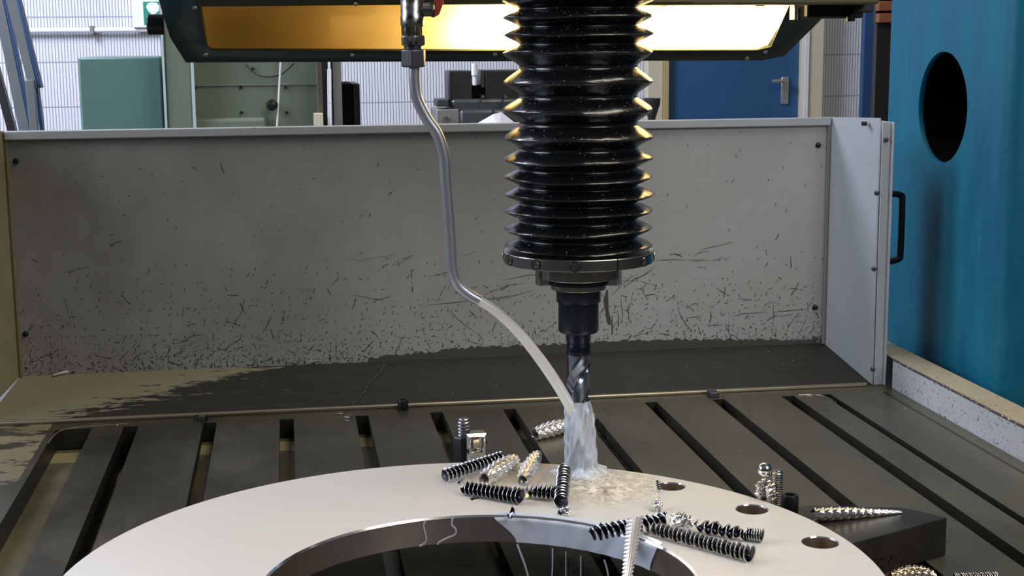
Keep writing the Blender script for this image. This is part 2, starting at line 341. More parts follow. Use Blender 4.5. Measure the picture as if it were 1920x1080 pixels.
def thing(name, label, cat, loc=(0, 0, 0), group=None):
    o = bpy.data.objects.new(name, None); C.objects.link(o); o.location = loc; o.empty_display_size = 0.02
    o['label'] = label; o['category'] = cat
    if group: o['group'] = group
    return o
def tag(o, label, cat, group=None, kind=None):
    o['label'] = label; o['category'] = cat
    if group: o['group'] = group
    if kind: o['kind'] = kind
    return o
def struct(o, label=None, cat=None):
    o['kind'] = 'structure'
    if label: o['label'] = label; o['category'] = cat
    return o
def copy_tree(o, parent=None):
    c = o.copy(); C.objects.link(c)
    if parent is not None: c.parent = parent
    for ch in list(o.children): copy_tree(ch, c)
    return c
def smoothpath(pts, n=10):
    pts = [Vector(p) for p in pts]; out = []
    for i in range(len(pts) - 1):
        p0, p1, p2, p3 = pts[max(i - 1, 0)], pts[i], pts[i + 1], pts[min(i + 2, len(pts) - 1)]
        for k in range(n):
            t = k / n
            out.append(0.5 * ((2 * p1) + (p2 - p0) * t + (2 * p0 - 5 * p1 + 4 * p2 - p3) * t * t + (3 * p1 - p0 - 3 * p2 + p3) * t ** 3))
    return out + [pts[-1]]
def TR(p, rz=0): return Matrix.Translation(Vector(p)) @ Matrix.Rotation(rz, 4, 'Z')

# ================================================================== THE HALL
YW = 6.9
w = struct(MB().box(-6, 7, YW, YW + 0.2, -0.75, 4.5).build('wall_back', 'wall', smooth=0), 'white split-block rear wall of the hall', 'wall')
struct(MB().box(-6, 7, -3, YW, -0.80, -0.75).build('floor', 'concrete', smooth=0), 'grey concrete hall floor', 'floor')
# blue door in the rear wall
dr = thing('door_1', 'blue hinged door with cream frame and lever handle in rear wall', 'door', ony(1370, 222, YW - 0.03)); dr['kind'] = 'structure'
def wx(x, y=150, Y=YW): return ony(x, y, Y).x
x0, x1 = wx(1246), wx(1491)
MB().box(x0, x1, YW - 0.05, YW - 0.005, -0.75, 1.55).build('door_leaf', 'doorblue', dr, bevel=0.004)
MB().box(x1, wx(1532), YW - 0.09, YW - 0.003, -0.75, 1.65).box(wx(1207), wx(1237), YW - 0.07, YW - 0.003, -0.75, 1.65).build('door_frame', 'cream', dr, bevel=0.006)
MB().box(wx(1237), x0, YW - 0.08, YW - 0.003, -0.75, 1.6).build('door_rebate', 'creamdark', dr)
MB().box(x1 + 0.012, x1 + 0.032, YW - 0.098, YW - 0.09, -0.75, 1.65).build('frame_bead', 'white', dr)
hp = ony(1472, 170, YW - 0.06)
hd = MB().box(hp.x - 0.018, hp.x + 0.018, hp.y, hp.y + 0.012, hp.z - 0.065, hp.z + 0.065).build('handle_plate', 'alu', dr, bevel=0.004)
h2 = ony(1470, 152, YW - 0.09)
MB().tube([(h2.x, YW - 0.05, h2.z), (h2.x, YW - 0.095, h2.z), (h2.x - 0.01, YW - 0.1, h2.z), (h2.x - 0.06, YW - 0.1, h2.z)], 0.009, 12).build('lever', 'alu', dr)
# conduit
q0 = ony(-60, 58, YW - 0.04); q1 = ony(300, 56, YW - 0.04)
cd = thing('conduit_pipe', 'thin white conduit running level across the block wall', 'pipe', q0)
MB().cyl((q0.x, YW - 0.03, q0.z), (q1.x + 0.1, YW - 0.03, q0.z), 0.011, 16).build('pipe_run', 'white', cd)
for px in (20, 172):
    q = ony(px, 58, YW - 0.04)
    MB().box(q.x - 0.008, q.x + 0.008, YW - 0.048, YW - 0.002, q0.z - 0.018, q0.z + 0.018).build('pipe_clip', 'grey', cd)
# sign
sg = thing('emergency_sign', 'green and white emergency sign on white board, upper left wall', 'sign', ony(275, 50, YW - 0.05))
a = ony(250, 52, YW - 0.05); b = ony(310, -60, YW - 0.05)
MB().box(a.x, b.x, YW - 0.055, YW - 0.003, a.z, b.z).build('sign_board', 'signwhite', sg, bevel=0.003)
a = ony(270, 46, YW - 0.06); b = ony(303, 3, YW - 0.06)
MB().box(a.x, b.x, YW - 0.058, YW - 0.0555, a.z, b.z).build('green_field', 'signgreen', sg)
c_ = ony(288, 16, YW - 0.06)
poly = [(c_.x + dx * 0.0025, YW - 0.0585, c_.z + dz * 0.0025) for dx, dz in [(-13, 3), (-10, 9), (-3, 11), (6, 10), (10, 4), (9, -4), (3, -9), (0, -14), (-3, -13), (-5, -9), (-10, -4)]]
MB().prism(poly, (0, -0.001, 0)).build('white_symbol', 'signwhite', sg)
# leaning ladder / steel frame at far left
ld = thing('step_ladder', 'grey galvanised folding ladder leaning at the left edge by the block wall', 'ladder', ony(60, 240, 5.2))
def slab(p0, p1, wpx, Y, name, mt, dy=0.03, w1=None):
    (ax, ay), (bx, by) = p0, p1; w1 = w1 or wpx
    fr = [ony(ax, ay, Y), ony(ax + wpx, ay, Y), ony(bx + w1, by, Y), ony(bx, by, Y)]
    return MB().prism(fr, (0, dy, 0)).build(name, mt, ld, bevel=0.002)
slab((-4, -60), (54, 165), 22, 5.2, 'side_rail', 'ladder', 0.05, 17)
slab((16, -60), (72, 165), 5, 5.19, 'rail_flange', 'column', 0.06, 5)
slab((47, 150), (63, 330), 16, 5.16, 'extension_rail', 'ladder', 0.03, 16)
slab((64, 160), (85, 330), 6, 5.21, 'rail_flange', 'column', 0.05, 5)
slab((-26, -60), (52, 330), 19, 5.5, 'side_rail', 'ladder', 0.05, 22)
slab((-6, -60), (74, 330), 4, 5.49, 'rail_flange', 'column', 0.06, 4)
slab((-36, 60), (36, 330), 14, 5.6, 'side_rail', 'cast', 0.05, 16)
# sage-green machine behind
Yg = 4.6
gm = thing('green_milling_machine', 'sage green machine tool with bolted panels behind the grey guard, left', 'machine', ony(300, 240, Yg))
a = ony(145, 108, Yg); b = ony(312, 330, Yg)
MB().box(a.x, ony(305, 200, Yg).x, Yg, Yg + 0.5, -0.75, a.z).build('control_cabinet', 'greencab', gm, bevel=0.006)
c0 = ony(307, 100, Yg - 0.12).x; c1 = ony(357, 100, Yg - 0.12).x
MB().box(c0, c1, Yg - 0.12, Yg + 0.45, -0.75, 1.5).build('column', 'greenlight', gm, bevel=0.008)
MB().box(c0 - 0.006, c0 + 0.001, Yg - 0.125, Yg - 0.1, -0.75, 1.5).box(c1 - 0.001, c1 + 0.008, Yg - 0.125, Yg - 0.1, -0.75, ony(357, 118, Yg - 0.12).z + 0.6).build('edge_strip', 'sageedge', gm)
f1 = ony(598, 100, Yg - 0.05).x
MB().box(c1, f1, Yg - 0.05, Yg + 0.4, -0.75, 1.5).build('front_panel', 'greenlight', gm, bevel=0.004)
z1, z2 = ony(400, 161, Yg - 0.05).z, ony(400, 219, Yg - 0.05).z
MB().box(c1 + 0.01, ony(600, 100, Yg).x, Yg - 0.056, Yg - 0.0495, z1, z1 + 0.003).build('panel_seam', 'grey', gm)
for px, py in [(366, 165), (451, 164), (367, 212), (453, 211), (536, 164), (538, 211), (474, 129)]:
    q = ony(px, py, Yg - 0.052); MB().cyl((q.x, Yg - 0.058, q.z), (q.x, Yg - 0.045, q.z), 0.0045, 12).build('panel_screw', 'black', gm)
sh = ony(435, 229, Yg - 0.07)
MB().box(ony(365, 228, Yg).x, ony(500, 228, Yg).x, Yg - 0.10, Yg - 0.05, sh.z - 0.2, sh.z + 0.014).build('curved_cover', 'greenlight', gm, bevel=0.012, bseg=4)
kb = ony(510, 197, Yg - 0.09)
k = MB(); k.lathe([(0.001, -0.018), (0.012, -0.015), (0.0165, -0.006), (0.0175, 0.0), (0.015, 0.01), (0.008, 0.016), (0.008, 0.05)], 24, Matrix.Translation(kb) @ Matrix.Rotation(-PI / 2, 4, 'X')); k.build('ball_knob', 'black', gm)
MB().cyl(ony(527, 100, Yg - 0.08), ony(519, 245, Yg - 0.08), 0.003, 10).build('feed_rod', 'white', gm)
MB().tube(smoothpath([ony(460, 120, Yg - 0.06), ony(480, 139, Yg - 0.07), ony(505, 144, Yg - 0.07), ony(530, 138, Yg - 0.07), ony(552, 118, Yg - 0.06)], 6), 0.0018, 8).build('cable', 'black', gm)
MB().box(ony(594, 100, 4.4).x, ony(612, 100, 4.4).x, 4.45, 4.8, -0.75, 1.4).build('guide_way', 'tan', gm)
MB().box(ony(603, 100, 4.4).x, ony(614, 100, 4.4).x, 4.40, 4.45, -0.75, 1.4).build('wiper_strip', 'black', gm)
for px in (615, 620):
    MB().cyl(ony(px, 130, 4.38), ony(px + 1, 250, 4.38), 0.0022, 10).build('guide_rod', 'white', gm)
MB().box(ony(623, 100, 4.42).x, ony(639, 100, 4.42).x, 4.42, 4.6, -0.75, 1.4).build('side_post', 'grey', gm)
sb = ony(597, 222, 4.36); MB().box(sb.x - 0.012, sb.x + 0.014, 4.37, 4.45, sb.z - 0.1, sb.z + 0.012).build('stop_block', 'cream', gm)
# black cabinet
a = ony(640, 157, 5.0); b = ony(674, 157, 5.0)
t_ = thing('black_cabinet', 'narrow black box standing right of the green machine', 'cabinet', (a.x, 5.0, -0.75))
MB().box(a.x, ony(661, 157, 5).x, 5.0, 5.3, -0.75, a.z).build('cabinet_body', 'deep', t_, bevel=0.003)
MB().box(ony(661, 157, 5).x, b.x, 4.99, 5.29, -0.75, a.z).build('cabinet_door', 'black', t_, bevel=0.003)
# vise on its stand
Yv = 4.3
vs_ = thing('machine_vise', 'black machine vise with open jaws on grey base behind the bellows', 'vise', ony(895, 225, Yv))
def vb(xa, ya, xb, yb, Y, d, name, mt, bev=0.003, par=None):
    a, b = ony(xa, ya, Y), ony(xb, yb, Y); return MB().box(a.x, b.x, Y, Y + d, b.z, a.z).build(name, mt, par or vs_, bevel=bev)
vb(841, 133, 886, 200, Yv, 0.12, 'fixed_jaw', 'cast'); vb(840, 134, 846, 188, Yv - 0.004, 0.1, 'jaw_plate', 'castgrey')
vb(910, 132, 990, 192, Yv, 0.12, 'moving_jaw', 'cast'); vb(901, 131, 910, 165, Yv + 0.01, 0.1, 'jaw_plate', 'castgrey')
vb(884, 160, 914, 190, Yv + 0.02, 0.1, 'jaw_bridge', 'deep'); vb(819, 186, 842, 200, Yv - 0.02, 0.1, 'side_lug', 'castgrey')
vb(846, 186, 990, 210, Yv - 0.01, 0.14, 'bed', 'castgrey', 0.01); vb(862, 206, 990, 260, Yv - 0.03, 0.18, 'swivel_base', 'castgrey', 0.01)
vb(818, 205, 862, 260, Yv - 0.02, 0.15, 'clamp_foot', 'grey', 0.004)
q = ony(891, 160, Yv - 0.01); MB().cyl((q.x, Yv, q.z), (q.x, Yv, ony(891, 141, Yv).z), 0.0055, 16).cyl((q.x, Yv, ony(891, 141, Yv).z), (q.x, Yv, ony(893, 119, Yv).z), 0.0095, 16).build('locating_pin', 'white', vs_)
for px, py in [(905, 181), (947, 181), (926, 206), (836, 220), (842, 224)]:
    q = ony(px, py, Yv - 0.035); MB().cyl((q.x, Yv - 0.045, q.z), (q.x, Yv - 0.0, q.z), 0.0045, 10).build('vise_bolt', 'steel', vs_)
vt = thing('vise_stand', 'dark steel stand carrying the machine vise', 'stand', ony(900, 240, Yv))
z0 = ony(900, 260, Yv).z
MB().box(ony(815, 250, Yv).x, ony(1000, 250, Yv).x, Yv - 0.30, Yv + 0.2, -0.75, z0).build('stand_body', 'cast', vt, bevel=0.004)
r_ = ony(930, 214, Yv - 0.1); zz = ony(930, 245, Yv - 0.1).z
tag(MB().add([ony(893, 232, 4.15), ony(925, 214, 4.17), ony(940, 210, 4.19), ony(968, 232, 4.16), ony(935, 245, 4.08), ony(900, 262, 4.2), ony(965, 262, 4.2), ony(935, 262, 4.05)],
    [(0, 1, 4), (1, 2, 4), (2, 3, 4), (0, 4, 7, 5), (4, 3, 6, 7), (0, 5, 6, 3, 2, 1), (5, 7, 6)]).build('cleaning_rag', 'rag', smooth=0), 'white crumpled rag below the machine vise', 'rag')
gp = ony(1222, 184, 4.4)
tg = thing('steel_funnel', 'small grey metal cup seen right of the bellows beside the door', 'cup', (gp.x, 4.4, gp.z - 0.05))
MB().lathe([(0.010, -0.12), (0.012, -0.06), (0.026, -0.018), (0.027, 0.0), (0.024, 0.0), (0.009, -0.06)], 24, Matrix.Translation((gp.x, 4.4, gp.z))).build('cup_body', 'castgrey', tg)
MB().lathe([(0.045, -0.9), (0.045, -0.12)], 20, Matrix.Translation((gp.x, 4.4, gp.z))).build('cup_base', 'castgrey', tg)
# blue column and brick-coloured rack to the right
a, b = ony(1619, 100, 5.5), ony(1642, 100, 5.5)
tag(MB().box(a.x, b.x, 5.5, 5.53, -0.75, 3).build('steel_column', 'column', bevel=0.004), 'dark blue steel column right of the white block wall', 'column')
tk = thing('storage_rack', 'dark rack with orange-brown top boxes between blue column and teal machine', 'rack', ony(1650, 240, 4.9))
a, b = ony(1636, 100, 4.9), ony(1690, 100, 4.9)
MB().box(ony(1643, 100, 4.9).x, b.x, 4.9, 4.93, -0.75, ony(1650, 44, 4.9).z).build('rack_body', 'cast', tk)
for i, (ya, yb) in enumerate([(43, 25), (21, 2), (-2, -22)]):
    p0, p1 = ony(1643, ya, 4.9), ony(1690, yb, 4.9); MB().box(p0.x, p1.x, 4.88, 4.91, p0.z, p1.z).build('orange_box', 'brick', tk, bevel=0.003)
MB().box(ony(1645, 0, 4.9).x, b.x, 4.91, 4.93, ony(1650, 44, 4.9).z, ony(1650, -60, 4.9).z).build('rack_back', 'cast', tk)

# ================================================================== TEAL MACHINE COLUMN
XT = 1.20; YN, YF = 2.315, 2.82
tm = thing('teal_machine_column', 'large teal painted machine column with a round opening on the right', 'machine', (XT, YN, -0.75))
hc = (2.575, 0.516); hr = 0.1025
bm = bmesh.new(); z0_, z1_ = -0.75, 1.5; rr = 0.028
outer = [(YF, z0_), (YN + rr, z0_), (YN + rr, z1_), (YF, z1_)]
ov = [bm.verts.new((XT, y, z)) for y, z in outer]; oe = [bm.edges.new((ov[i], ov[(i + 1) % 4])) for i in range(4)]
iv = [bm.verts.new((XT, hc[0] + hr * math.cos(2 * PI * i / 72), hc[1] + hr * math.sin(2 * PI * i / 72))) for i in range(72)]
ie = [bm.edges.new((iv[i], iv[(i + 1) % 72])) for i in range(72)]
bmesh.ops.triangle_fill(bm, edges=oe + ie, use_beauty=True)
me = bpy.data.meshes.new('column_side'); 
# rounded corner + front face + wall of the opening
mb = MB(); bm.verts.ensure_lookup_table(); bm.verts.index_update()
mb.add([v.co.copy() for v in bm.verts], [tuple(v.index for v in f.verts) for f in bm.faces]); bm.free()
arc = [(XT + rr - rr * math.cos(t * PI / 16), YN + rr - rr * math.sin(t * PI / 16)) for t in range(9)] + [(2.4, YN), (2.4, YF), (XT, YF)]
vs = [(x, y, z) for z in (z0_, z1_) for x, y in arc]; k = len(arc)
mb.add(vs, [(i, i + 1, k + i + 1, k + i) for i in range(k - 1)] + [tuple(range(k, 2 * k)), tuple(range(k))[::-1]])
n7 = 72; rim = []
for dx, dr_ in ((0, 0), (0.002, -0.0012), (0.010, -0.0014)):
    rim += [(XT + dx, hc[0] + (hr + dr_) * math.cos(2 * PI * i / n7), hc[1] + (hr + dr_) * math.sin(2 * PI * i / n7)) for i in range(n7)]
mb.add(rim, [(j * n7 + i, j * n7 + (i + 1) % n7, (j + 1) * n7 + (i + 1) % n7, (j + 1) * n7 + i) for j in range(2) for i in range(n7)])
mb.build('column_casting', 'teal', tm, smooth=30)
MB().lathe([(0.1011, 0.009), (0.1011, 0.4), (0.0005, 0.4)], 48, Matrix.Translation((XT, hc[0], hc[1])) @ Matrix.Rotation(PI / 2, 4, 'Y'), False).build('round_opening', 'deep', tm)
MB().box(XT + 0.06, 2.2, YN - 0.012, YN + 0.004, -0.2, 1.3).build('front_cover', 'navy', tm, bevel=0.004)

# ================================================================== MACHINE TABLE
tb = thing('machine_table', 'dark oily cast iron machine table with parallel T-slots', 'table', (0.28, 1.5, -0.12))
slots = [(-.403, -.343, 1), (-.290, -.2655, 0), (-.157, -.134, 0), (-.027, -.0030, 0), (.1035, .1265, 0), (.234, .257, 0), (.364, .3865, 0), (.4935, .516, 0), (.622, .645, 0), (.7475, .7705, 0), (.8785, .902, 0), (.957, .972, 0)]
YB, YS, YE = 0.75, 2.505, 2.56
XL, XR = -0.62, 1.1015
def slotted():
    top = [(XL, 0)]
    segs = []
    x = XL
    for a, b, wide in slots:
        segs.append(('top', [(x, 0), (a, 0)]))
        if wide: segs.append(('wall' if a < 0 else 'wall', [(a, 0), (a, -.036)])); segs.append(('floor', [(a, -.036), (b, -.036)])); segs.append(('wall' if a < 0 else 'top', [(b, -.036), (b, 0)]))
        else:
            e = .009; zf = -.075 if -.3 < a < -.28 else -.034
            segs.append(('wall', [(a, 0), (a, -.020), (a - e, -.020), (a - e, zf)])); segs.append(('floor', [(a - e, zf), (b + e, zf)])); segs.append(('wall', [(b + e, zf), (b + e, -.020), (b, -.020), (b, 0)]))
        x = b
    segs.append(('top', [(x, 0), (XR, 0)]))
    return segs
A_, B_, D_ = MB(), MB(), MB()
for kind, pts in slotted():
    tgt = {'top': A_, 'wall': D_, 'floor': B_}[kind]
    for (xa, za), (xb, zb) in zip(pts, pts[1:]):
        tgt.add([(xa, YB, za), (xb, YB, zb), (xb, YS, zb), (xa, YS, za)], [(0, 1, 2, 3)])
A_.add([(XL, YS, 0), (XR, YS, 0), (XR, YE, 0), (XL, YE, 0)], [(0, 1, 2, 3)])
A_.add([(XL, YB, 0), (XL, YE, 0), (XL, YE, -.12), (XL, YB, -.12)], [(0, 1, 2, 3)]).add([(XR, YB, 0), (XR, YE, 0), (XR, YE, -.12), (XR, YB, -.12)], [(0, 1, 2, 3)])
A_.add([(XL, YB, -.12), (XR, YB, -.12), (XR, YE, -.12), (XL, YE, -.12)], [(0, 1, 2, 3)]).add([(XL, YE, 0), (XR, YE, 0), (XR, YE, -.12), (XL, YE, -.12)], [(0, 1, 2, 3)])
# solid metal between the slots, seen at the front and rear ends
for yy in (YB, YS):
    D_.add([(XL, yy, -.12), (XR, yy, -.12), (XR, yy, -.0345), (XL, yy, -.0345)], [(0, 1, 2, 3)])
for a, b, wd in slots:
    e = 0 if wd else .009; D_.add([(a - e, YS, -.036), (b + e, YS, -.036), (b + e, YS, -0.0002), (a - e, YS, -0.0002)], [(0, 1, 2, 3)])
def raw(mb, name, mt, parent):
    me = bpy.data.meshes.new(name); me.from_pydata(mb.v, [], mb.f); me.materials.append(M[mt]); o = bpy.data.objects.new(name, me); C.objects.link(o)
    o.parent = parent; o.matrix_parent_inverse = Matrix.Translation(parent.location).inverted(); return o
raw(A_, 'table_top', 'table', tb); raw(D_, 'slot_walls', 'slotwall', tb); raw(B_, 'slot_floors', 'sludge_lit', tb)
MB().tube(smoothpath([(.9115, 2.505, .0006), (.943, 2.503, .0006), (.957, 2.470, .0006), (.957, 2.434, .0006)], 5), .0012, 6).build('corner_edge', 'stud', tb)
MB().tube(smoothpath([(-.285, 2.523, .0003), (-.3465, 2.519, .0003), (-.385, 2.507, .0003), (-.399, 2.475, .0003), (-.402, 2.42, .0003)], 5), .0010, 6).build('corner_edge', 'tan', tb)
MB().box(1.072, 1.077, 0.9, 2.50, -.001, .0008).build('worn_groove', 'block', tb)
MB().box(-.3, .9, 0.9, 2.5, -.75, -.12).build('table_saddle', 'cast', tb)

# ================================================================== GUARD TROUGH
gd = thing('sheet_metal_guard', 'grey scratched sheet metal splash guard behind the machine table', 'guard', (0.28, 2.70, 0))
PL, PR = -0.490, 1.032; PZ0, PZ1 = 0.053, 0.4955; YP = 2.70
mb = MB().box(PL, PR, YP, YP + 0.003, PZ0, PZ1); mb.cur = 1
def sx_(x, y): return 1100 + x / 4.174, 450 + y / 4.174
def mark(pts, w):
    P_ = [ony(x, y, YP - .0004) for x, y in pts]; k = len(P_); vs = []
    for i, p in enumerate(P_):
        t = (P_[min(i + 1, k - 1)] - P_[max(i - 1, 0)]).normalized(); nn = Vector((-t.z, 0, t.x)); ww = w * (0.35 if i in (0, k - 1) else rnd.uniform(.7, 1.25)) * .5
        vs += [p + nn * ww, p - nn * ww]
    mb.add(vs, [(2 * i, 2 * i + 1, 2 * i + 3, 2 * i + 2) for i in range(k - 1)])
for q in [[(520, 163), (600, 157), (690, 152), (785, 157)], [(790, 156), (880, 158), (950, 160)], [(835, 166), (895, 167)], [(955, 166), (1010, 158), (1070, 138)], [(1088, 148), (1125, 140)], [(645, 118), (655, 112), (750, 111)],
          [(885, 80), (980, 55), (1060, 38), (1150, 15)], [(843, 125), (880, 100), (920, 90), (968, 90)], [(190, 440), (260, 365), (330, 300), (405, 260)], [(290, 375), (380, 310), (460, 265), (545, 195)], [(300, 350), (380, 300), (440, 280), (520, 235)],
          [(405, 315), (470, 338), (535, 355)], [(530, 340), (537, 372), (532, 400)], [(515, 380), (590, 378)], [(255, 292), (315, 299)], [(380, 385), (430, 382), (445, 410), (470, 460), (490, 420)], [(685, 330), (720, 318)], [(680, 466), (715, 440)], [(1008, 372), (1060, 405), (1110, 433)],
          [(715, 540), (735, 590), (775, 660), (830, 725)], [(1190, 460), (1240, 462), (1280, 470)], [(1408, 500), (1440, 490), (1485, 486)], [(1463, 486), (1460, 560), (1462, 650)], [(1460, 655), (1455, 700), (1452, 745)], [(1470, 562), (1560, 556), (1680, 543), (1715, 548)], [(1715, 548), (1745, 505), (1775, 480)],
          [(1140, 600), (1230, 575), (1330, 570), (1400, 560)], [(1480, 600), (1560, 590), (1620, 580)], [(1725, 605), (1690, 680), (1660, 740), (1645, 805)], [(1650, 560), (1640, 620), (1630, 655)], [(935, 667), (1000, 664), (1060, 671)], [(1018, 640), (1020, 690)], [(1115, 622), (1112, 710), (1125, 770), (1135, 805)], [(1095, 673), (1160, 674)],
          [(1125, 740), (1165, 752), (1200, 790), (1212, 808)], [(1270, 720), (1275, 765), (1272, 805)], [(805, 520), (840, 497), (885, 495)], [(775, 610), (830, 604), (895, 594)], [(893, 592), (890, 628)], [(265, 440), (272, 500), (280, 580), (276, 655)], [(205, 485), (225, 520), (208, 580)], [(322, 490), (328, 570), (334, 660)], [(280, 550), (320, 548), (345, 500), (352, 480)],
          [(200, 740), (205, 680), (262, 608)], [(335, 760), (400, 745), (520, 715)], [(960, 770), (1010, 745), (1050, 800)]]:
    mark([sx_(*p) for p in q], .0013)
for q in [[(160, 390), (150, 470), (160, 560), (175, 640), (180, 665)]]: mark([sx_(*p) for p in q], .0085)
mark([sx_(*p) for p in [(200, 590), (198, 660), (200, 740)]], .0035)
for q in [[(672, 488), (745, 477)], [(740, 500), (775, 478), (740, 492)], [(568, 545), (590, 540)], [(540, 555), (525, 540)], [(868, 480), (900, 470)], [(905, 561), (960, 555), (1000, 545)], [(905, 553), (950, 535), (985, 531)], [(800, 572), (845, 568), (880, 564), (960, 558)], [(560, 541), (585, 548)], [(660, 553), (700, 560), (722, 563)],
          [(803, 519), (840, 510), (835, 515)], [(565, 590), (566, 605)], [(835, 575), (860, 600), (900, 630)], [(904, 630), (905, 652)], [(870, 615), (874, 645)], [(320, 647), (345, 640), (360, 630), (385, 626)], [(655, 485), (690, 492)], [(945, 525), (990, 516), (1040, 512)]]: mark(q, .0011)
top = []; x = 690.0
while x < 1535: top.append((x, 672 - (x - 690) * .041 - (min(1, (x - 690) / 200) * (13 if x < 1250 else max(2, 13 - (x - 1250) * .05))) + rnd.uniform(-3, 3) * 1.0)); x += rnd.uniform(3, 7)
tp_ = [ony(x, y, YP - .0004) for x, y in top]; k = len(tp_)
mb.add(tp_ + [Vector((p.x, p.y, PZ0 + .0005)) for p in tp_], [(i, i + 1, k + i + 1, k + i) for i in range(k - 1)])
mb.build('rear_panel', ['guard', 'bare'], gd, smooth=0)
MB().box(PL, PR, YP - 0.008, YP + 0.004, PZ1 - 0.016, PZ1).build('top_flange', 'wing', gd, bevel=0.002)
ft = [(PL - .04, 2.557, .003), (1.075, 2.557, .003), (PR, YP, PZ0), (PL, YP, PZ0)]
MB().prism(ft, (0, 0, -0.002)).build('sloping_tray', 'tray', gd)
MB().box(-0.62, 1.062, 2.548, 2.558, 0.0, 0.0065).build('tray_lip', 'lip', gd, bevel=0.002)
wgr = [(PR, YP, PZ0), (1.072, 2.557, 0.003), (1.072, 2.557, .500), (PR, YP, PZ1)]
MB().prism(wgr, (0.003, 0, 0)).build('wing_panel', 'wing', gd)
wgl = [(PL, YP, PZ0), (-.545, 2.557, 0.003), (-.545, 2.557, .500), (PL, YP, PZ1)]
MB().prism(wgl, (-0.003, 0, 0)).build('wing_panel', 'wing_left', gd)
MB().cyl((PR - .002, YP - .002, PZ0), (PR - .002, YP - .002, PZ1 - .01), 0.004, 10).build('corner_weld', 'grey', gd)
MB().cyl((PL + .002, YP - .002, PZ0), (PL + .002, YP - .002, PZ1 - .01), 0.004, 10).build('corner_weld', 'tan', gd)
for px, py in [(30, 302), (48, 626), (1534, 272), (1528, 576)]:
    q = ony(px, py, YP); MB().lathe([(0.0055, 0), (0.005, 0.003), (0.002, 0.0045)], 16, Matrix.Translation((q.x, YP, q.z)) @ Matrix.Rotation(PI / 2, 4, 'X')).build('panel_bolt', 'black', gd)
# slider rail with bolts at the end of the wing
rl = MB(); rl.box(1.0765, 1.0935, 2.553, 2.556, 0.001, .4925); rl.box(1.0935, 1.0965, 2.545, 2.600, 0.001, .4925); rl.box(1.0725, 1.0755, 2.556, 2.575, 0.001, .495)
rail = rl.build('slide_rail', 'wing', gd, bevel=0.0008)
for px, py in [(1650, 262), (1643, 362), (1638, 504), (1636, 692)]:
    q = ony(px, py, 2.553); MB().lathe([(0.0045, 0), (0.0045, 0.003), (0.0025, 0.004)], 14, Matrix.Translation((1.0835 if py < 300 else q.x, 2.553, q.z)) @ Matrix.Rotation(PI / 2, 4, 'X')).build('rail_bolt', 'castgrey', rail)
q = ony(1627, 233, 2.565); MB().cyl((q.x - .003, 2.585, q.z), (q.x + .006, 2.585, q.z), 0.004, 12).build('wing_bolt', 'black', gd)
# door pull handle behind the rail
hz0, hz1 = ony(1680, 362, 2.62).z, ony(1680, 490, 2.62).z
xh0, xh1 = 1.098, ony(1690, 420, 2.62).x
MB().tube(smoothpath([(xh0, 2.585, hz0), (xh0 + .012, 2.61, hz0), (xh1 - .004, 2.62, hz0 - .004), (xh1, 2.62, hz0 - .02), (xh1, 2.62, hz1 + .02), (xh1 - .004, 2.62, hz1 + .004), (xh0 + .012, 2.61, hz1), (xh0, 2.585, hz1)], 6), 0.0062, 14).build('pull_handle', 'black', gd)
# side trough wall on the right of the table
tw = thing('side_trough', 'low light grey trough wall with worn tan flange right of the table', 'trough', (1.11, 2.0, 0))
MB().box(1.103, 1.107, 0.9, 2.532, -0.02, 0.054).build('trough_wall', 'trough', tw)
MB().box(1.103, 1.155, 0.9, 2.78, 0.054, 0.0575).build('trough_flange', 'flange', tw, bevel=0.0012)
MB().box(1.1015, 1.1055, 0.9, 2.532, 0.0515, 0.0555).build('flange_edge', 'fedge', tw, bevel=0.001)
MB().box(1.118, 1.150, 0.9, 2.78, -0.75, 0.0535).build('trough_outer', 'cast', tw)
# screws along the rear of the table
def sock(x, y, z, r, h, mt='black', name='socket_screw', label='', hexr=0.5):
    o = MB(); o.lathe([(r * .9, 0), (r, h * .08), (r, h * .9), (r * .9, h), (r * hexr * 1.1, h), (r * hexr, h - h * .5), (0.0003, h - h * .5)], 28, Matrix.Translation((x, y, z)))
    return o.build(name, mt)
q = onz(757, 772, 0.0); tag(sock(q.x, 2.536, 0, .0095, .018), 'black socket head screw on table edge, between the two smaller ones', 'screw')
q = onz(375, 795, 0.0); a = sock(q.x, 2.532, 0, .012, .006, 'black', 'set_screw'); tag(a, 'flat dark screw with square peg on table edge, leftmost', 'screw')
b = MB().box(q.x - .003, q.x + .008, 2.515, 2.530, 0, .010).build('square_peg', 'castgrey', a, bevel=.001)
q = onz(1347, 752, 0.0); tag(MB().box(q.x - .008, q.x + .009, 2.515, 2.540, 0, .010).build('square_stop', 'castgrey', bevel=.0015), 'small square steel stop at the table edge, right of the drill', 'stop')

